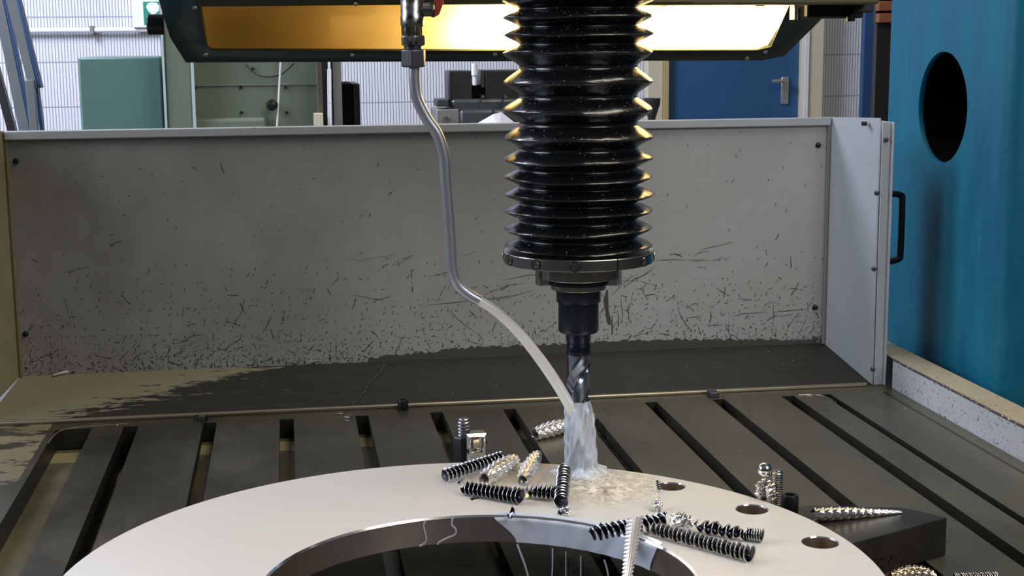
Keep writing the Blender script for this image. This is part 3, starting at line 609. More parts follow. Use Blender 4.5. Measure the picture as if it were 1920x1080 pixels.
# ================================================================== RING WORKPIECE
ZR0, ZR1 = 0.050, 0.083; RC = (0.1774, 1.4673); RO = 0.4392; BC = (0.1850, 1.4490); RI = 0.2297
DX, DY = 0.3666, 1.832
hole_px = [(1258, 912), (1410, 955), (1538, 1017)]
holes = [onz(x, y, ZR1) for x, y in hole_px]; holes = [(h.x, h.y, rr_) for h, rr_ in zip(holes, (0.0175, 0.0190, 0.0200))]
ang0 = math.atan2(holes[2][1] - RC[1], holes[2][0] - RC[0])
for k in range(1, 4): holes.append((RC[0] + .4055 * math.cos(ang0 - k * .327), RC[1] + .4055 * math.sin(ang0 - k * .327), .019))
ch = 0.0022; chh = 0.0013
def loop(cx, cy, r, nseg): return [(cx + r * math.cos(2 * PI * i / nseg), cy + r * math.sin(2 * PI * i / nseg)) for i in range(nseg)]
def ringplate():
    mb = MB()
    for z, g in ((ZR1, 1), (ZR0, 0)):
        bm = bmesh.new(); es = []
        for cx, cy, r, ns in [(RC[0], RC[1], RO - chh * g, 288), (BC[0], BC[1], RI + ch * g, 224)] + [(h[0], h[1], h[2] + .0010 * g, 48) for h in holes]:
            vs = [bm.verts.new((x, y, z)) for x, y in loop(cx, cy, r, ns)]; es += [bm.edges.new((vs[i], vs[(i + 1) % ns])) for i in range(ns)]
        bmesh.ops.triangle_fill(bm, edges=es, use_beauty=True, normal=(0, 0, 1)); bm.verts.index_update()
        mb.cur = 0; mb.add([v.co.copy() for v in bm.verts], [tuple(v.index for v in f.verts) for f in bm.faces]); bm.free()
    def wall(cx, cy, ra, rb, za, zb, ns, mi):
        mb.cur = mi; vs = [(x, y, za) for x, y in loop(cx, cy, ra, ns)] + [(x, y, zb) for x, y in loop(cx, cy, rb, ns)]
        mb.add(vs, [(i, (i + 1) % ns, ns + (i + 1) % ns, ns + i) for i in range(ns)])
    wall(*RC, RO - chh, RO, ZR1, ZR1 - chh, 288, 2); wall(*RC, RO, RO, ZR1 - chh, ZR0, 288, 0)
    wall(*BC, RI + ch, RI, ZR1, ZR1 - ch, 224, 2); wall(*BC, RI, RI, ZR1 - ch, ZR0, 224, 1)
    for h in holes: wall(h[0], h[1], h[2] + .0010, h[2], ZR1, ZR1 - .0015, 48, 2); wall(h[0], h[1], h[2], h[2], ZR1 - .0015, ZR0, 48, 1)
    me = bpy.data.meshes.new('steel_ring'); me.from_pydata(mb.v, [], mb.f)
    for q in ('ring', 'bore', 'chamfer'): me.materials.append(M[q])
    for i, q in enumerate(mb.m): me.polygons[i].material_index = q; me.polygons[i].use_smooth = q != 0 or abs(me.polygons[i].normal.z) < .5
    o = bpy.data.objects.new('steel_ring', me); C.objects.link(o)
    return o
tag(ringplate(), 'large flat machined steel ring with drilled holes on the machine table', 'ring workpiece')
# blocks under the ring
pl = [onz(1512, 947, .05), onz(1692, 951, .05), onz(1776, 970, .05), onz(1600, 1018, .05)]
ext = [pl[3] + (pl[3] - pl[2]) * .5, pl[0] + (pl[3] - pl[2]) * .5 + (pl[0] - pl[1]) * .0]
poly = [Vector((p.x, p.y, 0.0002)) for p in (pl[0], pl[1], pl[2], ext[0], ext[1])]
tag(MB().prism(poly, (0, 0, 0.0496)).build('support_block', 'block', bevel=.001), 'dark rectangular steel block carrying the ring at its right', 'block')

# ================================================================== SPINDLE, HOLDER, DRILL
def zat(y): return ony(1085, y, DY).z
TD = Matrix.Translation((DX, DY, 0))
sp = thing('machine_spindle', 'black ribbed rubber bellows over the spindle with steel clamping collar', 'spindle', (DX, DY, zat(540)))
tips = [-330, -297, -264, -231, -198, -165, -132, -99, -66, -33, 0, 33, 66, 98, 153, 207, 257, 298, 332, 363, 393, 427, 460]
prof = []
rj = [0.0955 + rnd.uniform(-.0006, .0006) for _ in tips]; rj = [r + (0 if i > 16 else -.0006) for i, r in enumerate(rj)]
for i, y in enumerate(tips):
    yn = tips[i + 1] if i + 1 < len(tips) else 468
    g = yn - y
    R = rj[i]; vr = 0.0742 if i < 16 else 0.0750
    if 13 <= i <= 15: vr = 0.0735
    z = zat(y)
    px = 0.00068
    gu = (y - tips[i - 1]) if i else 33
    seq = [(vr, z + .43 * gu * px), (vr + (R - vr) * .35, z + .32 * gu * px), (vr + (R - vr) * .72, z + .17 * gu * px), (R - .0019, z + .075 * gu * px), (R - .0003, z + .02 * gu * px), (R - .0009, z - .03 * g * px), (vr + (R - vr) * .74, z - .13 * g * px), (vr + (R - vr) * .32, z - .29 * g * px), (vr, z - .42 * g * px)]
    prof += seq
prof = [(r, z) for r, z in prof]
def wob(v, a):
    r = math.hypot(v.x, v.y); k = max(0, (r - .072) / .0235)
    d = (math.sin(a * 3 + v.z * 90) * .0007 + math.sin(a * 7 + v.z * 160) * .0005 + math.sin(a * 23 + v.z * 310) * .00025) * k
    f_ = (r + d) / r; return Vector((v.x * f_, v.y * f_, v.z + math.sin(a * 2 + v.z * 70) * .0011 * k + math.sin(a * 5 + v.z * 33) * .0006 * k))
MB().lathe(prof[::-1], 160, TD, True, wob).build('bellows', 'bellows', sp, smooth=60, sub=1)
def ringprof(r, ya, yb, c=.0008, ri=0.001):
    a, b = zat(ya), zat(yb); return [(ri, b), (r - c, b), (r, b + c), (r, a - c), (r - c, a), (ri, a)]
cl = MB().lathe(ringprof(.0963, 468.5, 489), 128, TD, False).build('clamp_collar', 'collar', sp)
zc = (zat(468.5) + zat(489)) / 2
face = math.atan2(-DY, -DX)      # direction from the spindle to the camera
for dg in (-94, -63.5, -33, -2.5, 58.5, 89):
    a = face + math.radians(dg); p = Vector((DX + .0962 * math.cos(a), DY + .0962 * math.sin(a), zc))
    T = Matrix.Translation(p) @ Vector((math.cos(a), math.sin(a), 0)).to_track_quat('Z', 'Y').to_matrix().to_4x4()
    MB().lathe([(.0070, -.002), (.0070, .0005), (.0066, .0008), (.0060, .0008), (.0060, -.0006)], 24, T).build('screw_recess', 'black', cl)
    MB().lathe([(.0052, -.003), (.0052, .0010), (.0048, .0017), (.0028, .0017), (.0026, -.0004), (.0003, -.0004)], 24, T).build('socket_screw', 'steel', cl)
for dg in (-67, 30):
    a = face + math.radians(dg); T = TD @ Matrix.Rotation(a, 4, 'Z'); MB().box(.0952, .0967, -.0006, .0006, zat(489), zat(468.5), T).build('collar_joint', 'deep', cl)
ns = MB(); ns.lathe(ringprof(.0527, 486, 519, .001), 96, TD, False); no = ns.build('spindle_nose', 'steel', sp)
for dg in (-76, 76):
    a = face + math.radians(dg); T = TD @ Matrix.Rotation(a, 4, 'Z'); MB().box(.040, .0550, -.010, .010, zat(532), zat(500), T).build('drive_key', 'collar', sp, bevel=.0015)
th = thing('drill_holder', 'black stepped tool holder below the spindle nose', 'tool holder', (DX, DY, zat(545)))
MB().lathe(ringprof(.0425, 517, 522, .0006), 80, TD, False).lathe(ringprof(.0405, 521, 531, .0006), 80, TD, False).build('holder_groove', 'blued', th)
MB().lathe(ringprof(.0360, 530, 541, .0012), 80, TD, False).build('holder_flange', 'steel', th)
MB().lathe([(.001, zat(622)), (.0240, zat(622)), (.0258, zat(619)), (.0262, zat(615)), (.0262, zat(567)), (.0284, zat(565)), (.0288, zat(562)), (.0288, zat(540)), (.001, zat(540))], 80, TD, False).build('holder_body', 'blued', th)
# twist drill
dl = thing('twist_drill', 'steel twist drill cutting into the ring under coolant', 'drill', (DX, DY, ZR1))
MB().lathe([(.001, zat(664)), (.0158, zat(664)), (.0160, zat(662)), (.0160, zat(645)), (.0152, zat(643)), (.0152, zat(640)), (.0160, zat(637)), (.0160, zat(618)), (.001, zat(618))], 64, TD, False).build('shank', 'blued', dl)
mb = MB(); zt, zb = zat(664), ZR1 - .004; nz, na = 130, 56; vs = []
for j in range(nz + 1):
    z = zt + (zb - zt) * j / nz; tw_ = (zt - z) / .125 * 2 * PI + .55; dep = min(1, max(0, (j - 4) / 26))
    tip = min(1, (z - zb + .006) / .010) if False else 1
    for i in range(na):
        a = 2 * PI * i / na; q = math.cos(2 * a)      # two flutes
        cut = max(0.0, (q - .05) / .95) ** .9 * .0085 * dep
        land = .0005 if -.25 < q < .05 else 0
        r = .0153 - cut + land - .0004
        vs.append((DX + r * math.cos(a - tw_), DY + r * math.sin(a - tw_), z))
mb.add(vs, [(j * na + i, j * na + (i + 1) % na, (j + 1) * na + (i + 1) % na, (j + 1) * na + i) for j in range(nz) for i in range(na)] + [tuple(range(na)), tuple(nz * na + i for i in range(na))[::-1]])
mb.build('fluted_body', 'drill', dl, smooth=50)

# ================================================================== COOLANT PIPE AND JET
YPp = 1.835
def pp(x, y, Y=YPp): return ony(x, y, Y)
cp = thing('coolant_pipe', 'bent steel coolant pipe with valve and hex fittings left of the bellows', 'pipe', pp(775, 60))
path = smoothpath([pp(777, 118), pp(777, 150), pp(782, 185), pp(800, 222), pp(820, 252), pp(832, 290), pp(836, 340), pp(841, 400), pp(845, 460), pp(848, 505), pp(857, 532), pp(876, 550), pp(898, 563)], 8)
MB().tube(path, .0071, 28).tube([path[-1] - (path[-1] - path[-2]) * 0.3, path[-1] + (path[-1] - path[-2]) * .35], .0067, 28).build('bent_tube', 'pipe', cp)
pc = pp(775, 100)
def hexa_(ya, yb, r, mt, nm, sides=6, rot=.3, c=.0015, xo=775):
    T = Matrix.Translation((pp(xo, 100).x, YPp, 0)) @ Matrix.Rotation(rot, 4, 'Z'); a, b = pp(775, ya).z, pp(775, yb).z
    return MB().lathe([(r * .84, b), (r, b + c), (r, a - c), (r * .84, a)], sides, T).build(nm, mt, cp, smooth=25, bevel=.0006)
hexa_(92, 126, .0162, 'nut', 'union_nut'); hexa_(66, 86, .0160, 'fitting', 'hex_nipple', rot=.55); hexa_(84, 95, .0112, 'nut', 'neck', 24, c=.0005)
hexa_(49, 67, .0132, 'fitting', 'hex_collar', rot=.8, c=.0008, xo=773)
MB().lathe([(.0143, pp(773, 50).z), (.0148, pp(773, 47).z), (.0148, pp(773, 30).z), (.0142, pp(773, 28).z), (.0146, pp(773, -330).z)], 40, Matrix.Translation((pp(773, 30).x, YPp, 0))).build('valve_body', 'fitting', cp)
hv = pp(806, 18)
MB().cyl((pp(780, 18).x, YPp, hv.z), (pp(810, 18).x, YPp, hv.z), .0085, 24).cyl((pp(808, 18).x, YPp, hv.z), (pp(812, 18).x, YPp, hv.z), .0105, 6).build('valve_stem', 'nut', cp)
hb = [pp(812, -30, YPp), pp(826, -30, YPp), pp(830, 5, YPp), pp(822, 28, YPp), pp(811, 34, YPp), pp(816, 15, YPp)]
MB().prism([p + Vector((0, -.012, 0)) for p in hb], (0, .024, 0)).build('valve_handle', 'red', cp, bevel=.002)
# jet of coolant
jp = smoothpath([pp(897, 563), pp(925, 580), pp(955, 606), pp(985, 638), pp(1013, 674), pp(1038, 710, 1.832), pp(1059, 744, 1.827), pp(1073, 770, 1.824), pp(1083, 796, 1.830)], 8)
k = len(jp); rad = [(.0062 + .0014 * i / k + (.0012 * max(0, (i / k - .7) / .3)) - (.004 * max(0, (i / k - .93) / .07))) for i in range(k)]
tag(MB().tube(jp, rad, 24, (1, 1), lambda t, a: 1 + .05 * t * math.sin(9 * t + 2 * a)).build('coolant_jet', 'jet'), 'milky white coolant jet arcing from pipe end to the drill', 'coolant')
# coolant running down the drill and spreading over the ring
mb = MB(); nz, na = 46, 64; vs = []
for j in range(nz + 1):
    t = j / nz; z = zat(750) + (ZR1 + .0006 - zat(750)) * t
    base = .0172 + .0045 * t ** 1.2 + (.018 * max(0, (t - .88) / .12) ** 2)
    for i in range(na):
        a = 2 * PI * i / na; fr = max(0, math.cos(a - face + 0.35))
        r = base + .0020 * math.sin(a * 3 + t * 5) * t + .0011 * math.sin(a * 8 - t * 9) + .0009 * math.sin(a * 13 + t * 21)
        r = r if t > .12 else .0150 + (r - .0150) * t / .12
        r += .0035 * fr * math.sin(PI * min(1, t * 1.4))
        vs.append((DX + r * math.cos(a) + .004 * t, DY + r * math.sin(a), z))
mb.add(vs, [(j * na + i, j * na + (i + 1) % na, (j + 1) * na + (i + 1) % na, (j + 1) * na + i) for j in range(nz) for i in range(na)])
tag(mb.build('running_coolant', 'flow', smooth=80), 'milky coolant running down around the drill tip', 'coolant')
# splash puddle
mb = MB(); ctr = onz(1135, 922, ZR1); ring_px = [(1035, 880), (1060, 872), (1100, 868), (1150, 872), (1190, 886), (1215, 893), (1228, 905), (1232, 925), (1225, 945), (1215, 960), (1190, 980), (1150, 990), (1095, 982), (1050, 975), (1010, 955), (1025, 930), (1005, 905)]
outl = smoothpath([onz(x, y, ZR1) for x, y in ring_px + ring_px[:1]], 6)[:-1]; kk = len(outl)
# keep the puddle on the plate
for i, p in enumerate(outl):
    d = Vector((p.x - RC[0], p.y - RC[1])); 
    if d.length > RO - .006: d = d.normalized() * (RO - .006); p.x, p.y = RC[0] + d.x, RC[1] + d.y
    e = Vector((p.x - BC[0], p.y - BC[1]))
    if e.length < RI + .005: e = e.normalized() * (RI + .005); p.x, p.y = BC[0] + e.x, BC[1] + e.y
lay = []; NL = 14
for L in range(NL + 1):
    s_ = L / NL
    for i, p in enumerate(outl):
        q = ctr.lerp(p, 1 - s_) ; jit = .0010 * math.sin(i * 1.7 + L * 2.3) + .0009 * math.sin(i * .9 - L * 1.1)
        h = .0003 + (.0016 + jit if 0 < L else 0)
        lay.append((q.x, q.y, ZR1 + max(.0002, h)))
mb.add(lay, [(L * kk + i, L * kk + (i + 1) % kk, (L + 1) * kk + (i + 1) % kk, (L + 1) * kk + i) for L in range(NL) for i in range(kk)])
tag(mb.build('coolant_puddle', 'splash', smooth=80), 'rippled beige coolant puddle splashing over the ring around the drill', 'coolant')
# sheet of coolant over the edge of the bore
def bang(x, y, z=ZR1): p = onz(x, y, z); return math.atan2(p.y - BC[1], p.x - BC[0])
aL, aR = bang(925, 966), bang(1238, 1022); aLb = oncyl(968, 1020, BC[0], BC[1], RI - .002); aLb = math.atan2(aLb.y - BC[1], aLb.x - BC[0]); aRb = aR + .05
mb = MB(); nu, nv = 60, 10; vs = []
for side, off in ((0, .0014), (1, .0002)):
    for v_ in range(nv + 1):
        t = v_ / nv
        z = ZR1 + .0014 if v_ == 0 else ZR1 - .0002 - (t) * (ZR1 - ZR0 - .0006)
        for u in range(nu + 1):
            s_ = u / nu; e = math.sin(t * PI / 2) ** 1.5
            al = aL + (aLb - aL) * e; ar = aR + (aRb - aR) * e
            a = al + (ar - al) * s_
            r = (RI - off - .0008 * math.sin(s_ * 22 + t * 2) ** 2 * (1 - side)) if v_ else RI + ch + .004
            vs.append((BC[0] + r * math.cos(a), BC[1] + r * math.sin(a), z - (0 if v_ else off - .0014)))
st = (nv + 1) * (nu + 1)
fs = [(v_ * (nu + 1) + u, v_ * (nu + 1) + u + 1, (v_ + 1) * (nu + 1) + u + 1, (v_ + 1) * (nu + 1) + u) for v_ in range(nv) for u in range(nu)]
mb.add(vs, fs + [tuple(st + i for i in f[::-1]) for f in fs]); tag(mb.build('coolant_sheet', 'film', smooth=70), 'bluish white sheet of coolant flowing down the bore wall', 'coolant')
M['pool'] = mat('thin_coolant_pool', (0.06, 0.10, 0.16), 0.12, 0.0, 0.6, Alpha=0.4)
mb = MB()
for x0p, x1p in ((.0005, .1), (.130, .2305), (.2605, .350)):
    pts = []
    for i in range(28):
        a = 2 * PI * i / 28; cx0 = (x0p + x1p) / 2; rx = (x1p - x0p) / 2
        ca, sa = math.cos(a), math.sin(a)
        pts.append(Vector((cx0 + rx * abs(ca) ** .35 * (1 if ca > 0 else -1), 1.50 + (.115 + .01 * math.sin(3 * a)) * abs(sa) ** .5 * (1 if sa > 0 else -1), .0002)))
    mb.prism(pts, (0, 0, .0007))
for px, py in ((1060, 1052), (1089, 1071), (1036, 1078)):
    p = onz(px, py, .001)
    for rr0 in (.006, .013): mb.lathe([(rr0, .0008), (rr0 + .001, .0018), (rr0 + .002, .0008)], 28, Matrix.Translation((p.x, p.y, 0)), False)
tag(mb.build('coolant_pool', 'pool', smooth=60), 'thin bluish coolant pool with drip ripples on table inside the bore', 'coolant')
# rivulets on the bore wall
for i, (lb, pts) in enumerate([('thin white coolant rivulet on bore wall, the left one', [(799, 974), (794, 986), (797, 1000), (799, 1012), (794, 1020), (786, 1024)]),
                ('thin zigzag coolant rivulet on bore wall, the right one', [(849, 971), (847, 984), (854, 992), (853, 1002), (838, 1009), (824, 1016), (820, 1021)])]):
    tag(MB().tube(smoothpath([oncyl(x, y, BC[0], BC[1], RI - .0003) for x, y in pts], 6), .0011, 8).build('coolant_rivulet', 'drip'), lb, 'coolant')
dl_ = ['curved', 'second', 'third', 'fourth', 'rightmost']
for i, (pts, r, lb) in enumerate([([(970, 1021), (977, 1040), (985, 1062), (991, 1085)], .0012, 'curved white coolant trickle falling in the bore, leftmost of five'),
        ([(1036, 1028), (1036, 1060), (1035, 1082)], .0008, 'thin coolant drip falling in the bore, second from the left'),
        ([(1061, 1034), (1061, 1050)], .0006, 'short thin coolant drip in the bore, middle of five'),
        ([(1089, 1042), (1089, 1078)], .0007, 'thin coolant drip in the bore, fourth from the left'),
        ([(1133, 1050), (1138, 1066), (1141, 1085)], .0010, 'coolant trickle in the bore beside the upright chip, rightmost of five')]):
    x0_, y0_ = pts[0]; base = oncyl(x0_, y0_, BC[0], BC[1], RI - .003)
    P_ = [ony(x, y, base.y) for x, y in pts]; 
    if P_[-1].z > 0.0: P_.append(Vector((P_[-1].x, P_[-1].y, 0.0)))
    tag(MB().tube(smoothpath(P_, 5), r, 8).build('coolant_drip', 'drip'), lb, 'coolant')

# ================================================================== WORKLIGHT
# window plane leans towards the viewer at its top
LB = ony(900, 113, 2.20); ln = Vector((0, -.75, -.66)).normalized()
def onl(x, y, off=0.0):
    d = ray(x, y); P0 = LB + ln * off; t = (P0 - EYE).dot(ln) / d.dot(ln); return EYE + d * t
wl = thing('machine_worklight', 'long dark green worklight with amber window above the table', 'worklight', LB)
OUT = [(282, -55), (320, 70), (349, 116), (1430, 112), (1470, 104), (1570, 5), (1600, -55)]
INN = [(362, -55), (384, 84), (396, 95), (700, 95), (1418, 94), (1445, 88), (1510, -55)]
WIN = [(378, 12), (389, 86), (398, 91), (700, 92), (1418, 92), (1440, 84), (1489, 4)]
op = [onl(x, y) for x, y in OUT]; ip = [onl(x, y, .004) for x, y in INN]
mb = MB(); back = [p - ln * .10 for p in op]; k = 7
mb.add(op + ip + back, [(i, i + 1, k + i + 1, k + i) for i in range(k - 1)] + [(i, 2 * k + i, 2 * k + i + 1, i + 1) for i in range(k - 1)])
mb.add([*back], [tuple(range(k))]); mb.add([op[0], ip[0], ip[-1], op[-1], back[-1], back[0]], [(0, 3, 4, 5)])
mb.build('housing', 'lamp_body', wl, smooth=40, solid=.002)
w0 = [onl(x, y, -.004) for x, y in WIN]; 
rim_ = MB(); ip2 = [onl(x, y, .001) for x, y in INN]; ip2[0] = onl(365, -40, .001); ip2[-1] = onl(1505, -40, .001)
rim_.add(ip2 + w0, [(i, (i + 1) % 7, 7 + (i + 1) % 7, 7 + i) for i in range(7)]); rim_.build('window_frame', 'lamp_trim', wl, smooth=0, solid=.001)
MB().add(w0, [tuple(range(7))]).build('amber_window', 'diffuser', wl, smooth=0)
rb = [p - ln * .055 for p in w0]; MB().add(w0 + rb, [(i, (i + 1) % 7, 7 + (i + 1) % 7, 7 + i) for i in range(7)] + [tuple(range(7, 14))]).build('reflector', 'lamp_inner', wl, smooth=0)
tz = lambda x, y, off: onl(x, y, -off)
MB().cyl(tz(870, 34, .03), tz(1372, 30, .03), .0095, 20).build('lit_tube', 'tube', wl)
MB().cyl(tz(1400, 30, .028), tz(1455, 30, .028), .0095, 20).build('lit_tube', 'tube', wl)
MB().cyl(tz(620, 40, .03), tz(790, 38, .03), .008, 16).build('weak_tube', 'tube_weak', wl)
MB().cyl(tz(1380, 30, .028), tz(1394, 30, .028), .013, 16).build('tube_socket', 'grey', wl)
MB().cyl(tz(400, 42, .03), tz(520, 40, .03), .008, 16).build('dark_tube', 'tan', wl)
for px, py in [(365, 13), (386, 101), (660, 102), (928, 100), (1435, 96), (1425, 2), (667, 6), (1400, 108)]:
    p = onl(px, py, .003); MB().lathe([(.0042, 0), (.0038, .002), (.0015, .0032)], 14, Matrix.Translation(p) @ ln.to_track_quat('Z', 'Y').to_matrix().to_4x4()).build('frame_screw', 'steel', wl)
kp = onl(303, 46, .0)
MB().cyl(onl(308, 46, -.02), onl(276, 46, -.02), .0145, 24).build('end_knob', 'black', wl, bevel=.002)
# bracket and switch above right
hdm = thing('head_casting', 'edge of olive machine head casting above the worklight, top right', 'machine head', ony(1200, -10, 2.0))
a, b = ony(955, -80, 1.98), ony(1625, 9, 1.98)
MB().box(a.x, b.x, 1.934, 1.985, b.z, a.z + .3).build('casting_edge', 'olive', hdm, bevel=.003)
a, b = ony(940, -80, 1.97), ony(1288, 6, 1.97); MB().box(a.x, b.x, 1.9300, 1.9335, b.z, a.z).build('cover_strip', 'tan', hdm, bevel=.002)
for px in (1242, 1425): q = ony(px, 9, 1.99); MB().cyl((q.x, 1.99, q.z - .002), (q.x, 1.99, q.z + .01), .006, 12).build('cap_screw', 'black', hdm)
sw = thing('limit_switch', 'black cylindrical limit switch hanging under the machine head, top right', 'switch', ony(1550, 20, 2.0))
zz0, zz1 = ony(1550, 36, 2.0).z, ony(1550, 9, 2.0).z
MB().cyl((ony(1492, 22, 2).x + .02, 2.02, zz0), (ony(1492, 22, 2).x + .02, 2.02, zz1 + .003), .0205, 28).build('switch_roller', 'chrome', sw)
MB().box(ony(1507, 20, 2).x, ony(1612, 20, 2).x, 1.985, 2.04, zz0 + .001, zz1 + .003).build('switch_body', 'black', sw, bevel=.003)
MB().box(ony(1590, 20, 2).x, ony(1628, 20, 2).x, 1.98, 2.05, ony(1600, 24, 2).z, zz1 + .003).build('switch_bracket', 'cast', sw, bevel=.002)
MB().cyl(ony(1595, 24, 1.975), ony(1595, 40, 1.975), .006, 12).build('switch_screw', 'black', sw)

# ================================================================== CLAMPING STUDS
def thread(x, y, z0, z1, r, pitch, mt, name, parent=None, lean=0):
    prof = []; z = z0
    while z < z1 - pitch: prof += [(r * .78, z), (r, z + pitch * .35), (r, z + pitch * .6), (r * .78, z + pitch * .95)]; z += pitch
    prof += [(r * .84, z), (r * .84, z1 - .001), (r * .7, z1)]
    T = Matrix.Translation((x, y, 0)) @ Matrix.Rotation(lean, 4, 'Y')
    return MB().lathe([(r * .84, z0)] + prof, 28, T).build(name, mt, parent, smooth=30)
# left clamp, behind the ring
Yc = 1.985; cx_ = ony(870, 800, Yc).x
cl = thing('clamp_stud', 'dark threaded stud with hex nut behind the ring, left of the drill', 'clamp', (cx_, Yc, 0))
zt_ = ony(870, 784, Yc).z; zn = ony(870, 815, Yc).z
thread(cx_, Yc, 0.0, zt_, .0092, .0046, 'studdark', 'threaded_stud', cl)
MB().lathe([(.0135, .002), (.0155, .006), (.0155, zn - .004), (.0135, zn - .001)], 6, Matrix.Translation((cx_ - .001, Yc, 0)) @ Matrix.Rotation(.2, 4, 'Z')).build('long_nut', 'black', cl, bevel=.001)
Yk = 1.955; ka, kb_ = ony(876, 818, Yk), ony(914, 818, Yk); zk1 = ony(895, 815, Yk).z; zw1, zw0 = ony(895, 821, Yk).z, ony(895, 848, Yk).z
ck = thing('clamp_saddle', 'shiny chrome clamp with rectangular recess behind the ring', 'clamp', ((ka.x + kb_.x) / 2, Yk, 0))
fw = kb_.x - ka.x; mb = MB(); yy0 = Yk
def rect(x0, x1, z0, z1, y): return [(x0, y, z0), (x1, y, z0), (x1, y, z1), (x0, y, z1)]
i0 = .0045; f1_ = rect(ka.x, kb_.x, 0.0, zk1, yy0 + .006); f2_ = rect(ka.x + .003, kb_.x - .003, 0.0, zk1 - .003, yy0); f3_ = rect(ka.x + i0 + .001, kb_.x - i0 - .001, zw0, zw1, yy0); f4_ = rect(ka.x + i0 + .003, kb_.x - i0 - .003, zw0 + .003, zw1 - .002, yy0 + .008); f5_ = rect(ka.x + .002, kb_.x - .002, 0, zk1, yy0 + .026)
mb.add(f5_ + f1_ + f2_ + f3_ + f4_, [(j * 4 + i, j * 4 + (i + 1) % 4, (j + 1) * 4 + (i + 1) % 4, (j + 1) * 4 + i) for j in range(4) for i in range(4)] + [(16, 17, 18, 19), (3, 2, 1, 0)])
mb.build('saddle_body', 'chrome', ck, smooth=25, bevel=.0015)
MB().box(ka.x + i0 + .004, ka.x + i0 + .0135, yy0 + .004, yy0 + .0078, zw0 + .003, zw1 - .003).build('copper_insert', 'chip_warm', ck, bevel=.001)
# right stud
sx, sy = .6005, 1.702
s0 = onz(1470, 948, .05); sx, sy = .598, 1.700
Yr = sy; px_ = ony(1458, 890, Yr); z_t = ony(1458, 881, Yr).z
cr_ = thing('fixing_stud', 'bare threaded steel stud standing at the right edge of ring', 'stud', (px_.x, Yr, 0.05))
thread(px_.x, Yr, .0497, z_t, .0070, .0030, 'stud', 'threaded_rod', cr_)
MB().box(px_.x - .016, px_.x + .030, Yr - .012, Yr + .026, .0002, .0497).build('stud_base', 'block', cr_, bevel=.001)
q = ony(1481, 935, Yr + .01)
tag(sock(q.x + .001, Yr + .012, 0.0498, .0108, ony(1481, 933, Yr).z - .0498 if ony(1481, 933, Yr).z > .055 else .02, 'black', 'cap_screw', '', .55), 'black socket cap screw beside the bare threaded stud', 'screw')
cs = bpy.data.objects['cap_screw.002'] if 'cap_screw.002' in bpy.data.objects else None

# ================================================================== SWARF
def coil(name, a, b, R0, R1, turns, mt='chip_dark', rin=.25, cone=.55, jag=0, bend=(0, 0, 0), steps=26, bright=True, dent=0.0, phase=0, rag=.04, sq=1.0, parent=None, solid=.0004, ends=True):
    """a spiral chip: ribbon wound about the line a-b (metres), conical turns, thin bright outer edge"""
    a, b = Vector(a), Vector(b); bend = Vector(bend); d = (b - a); L = d.length; T0 = d.normalized()
    Nn = (Vector((0, 0, 1)) - T0 * T0.z)
    Nn = Nn.normalized() if Nn.length > .05 else Vector((1, 0, 0)); B = T0.cross(Nn)
    n_ = int(turns * steps); mb = MB(); vs = []; rs = (rin, rin + (1 - rin) * .5, .88, 1.0); m_ = len(rs)
    rr = random.Random(int(abs(a.x * 1e5)) + int(turns * 10)); ph = [rr.uniform(0, 6) for _ in range(4)]
    for j in range(n_ + 1):
        t = j / n_; th_ = 2 * PI * turns * t + phase; cpt = a.lerp(b, t) + bend * (4 * t * (1 - t))
        R = R0 + (R1 - R0) * t; R *= 1 + rag * math.sin(th_ * .37 + ph[0]) + rag * .6 * math.sin(th_ * 2.3 + ph[1])
        if jag: R *= 1 + jag * (1 if math.sin(th_ * 1.0 + ph[2]) > .7 else -.15)
        for r in rs:
            x, y = math.cos(th_) * R * r, math.sin(th_) * R * r * sq
            if dent and x < -dent * R: x = -dent * R
            vs.append(cpt + Nn * x + B * y + T0 * (cone * (r - rin) * R * (1 + .1 * math.sin(th_ * 3))))
    for j in range(n_):
        for q in range(m_ - 1):
            mb.cur = 1 if (q == m_ - 2 and bright) else 0
            mb.add([], []); mb.f.append((j * m_ + q, (j + 1) * m_ + q, (j + 1) * m_ + q + 1, j * m_ + q + 1)); mb.m.append(mb.cur)
    mb.v = [tuple(v) for v in vs]
    me = bpy.data.meshes.new(name); me.from_pydata(mb.v, [], mb.f); me.materials.append(M[mt]); me.materials.append(M['chip_edge'])
    for i, q in enumerate(mb.m): me.polygons[i].material_index = q; me.polygons[i].use_smooth = True
    o = bpy.data.objects.new(name, me); C.objects.link(o); s = o.modifiers.new('s', 'SOLIDIFY'); s.thickness = solid; s.offset = 0
    return o
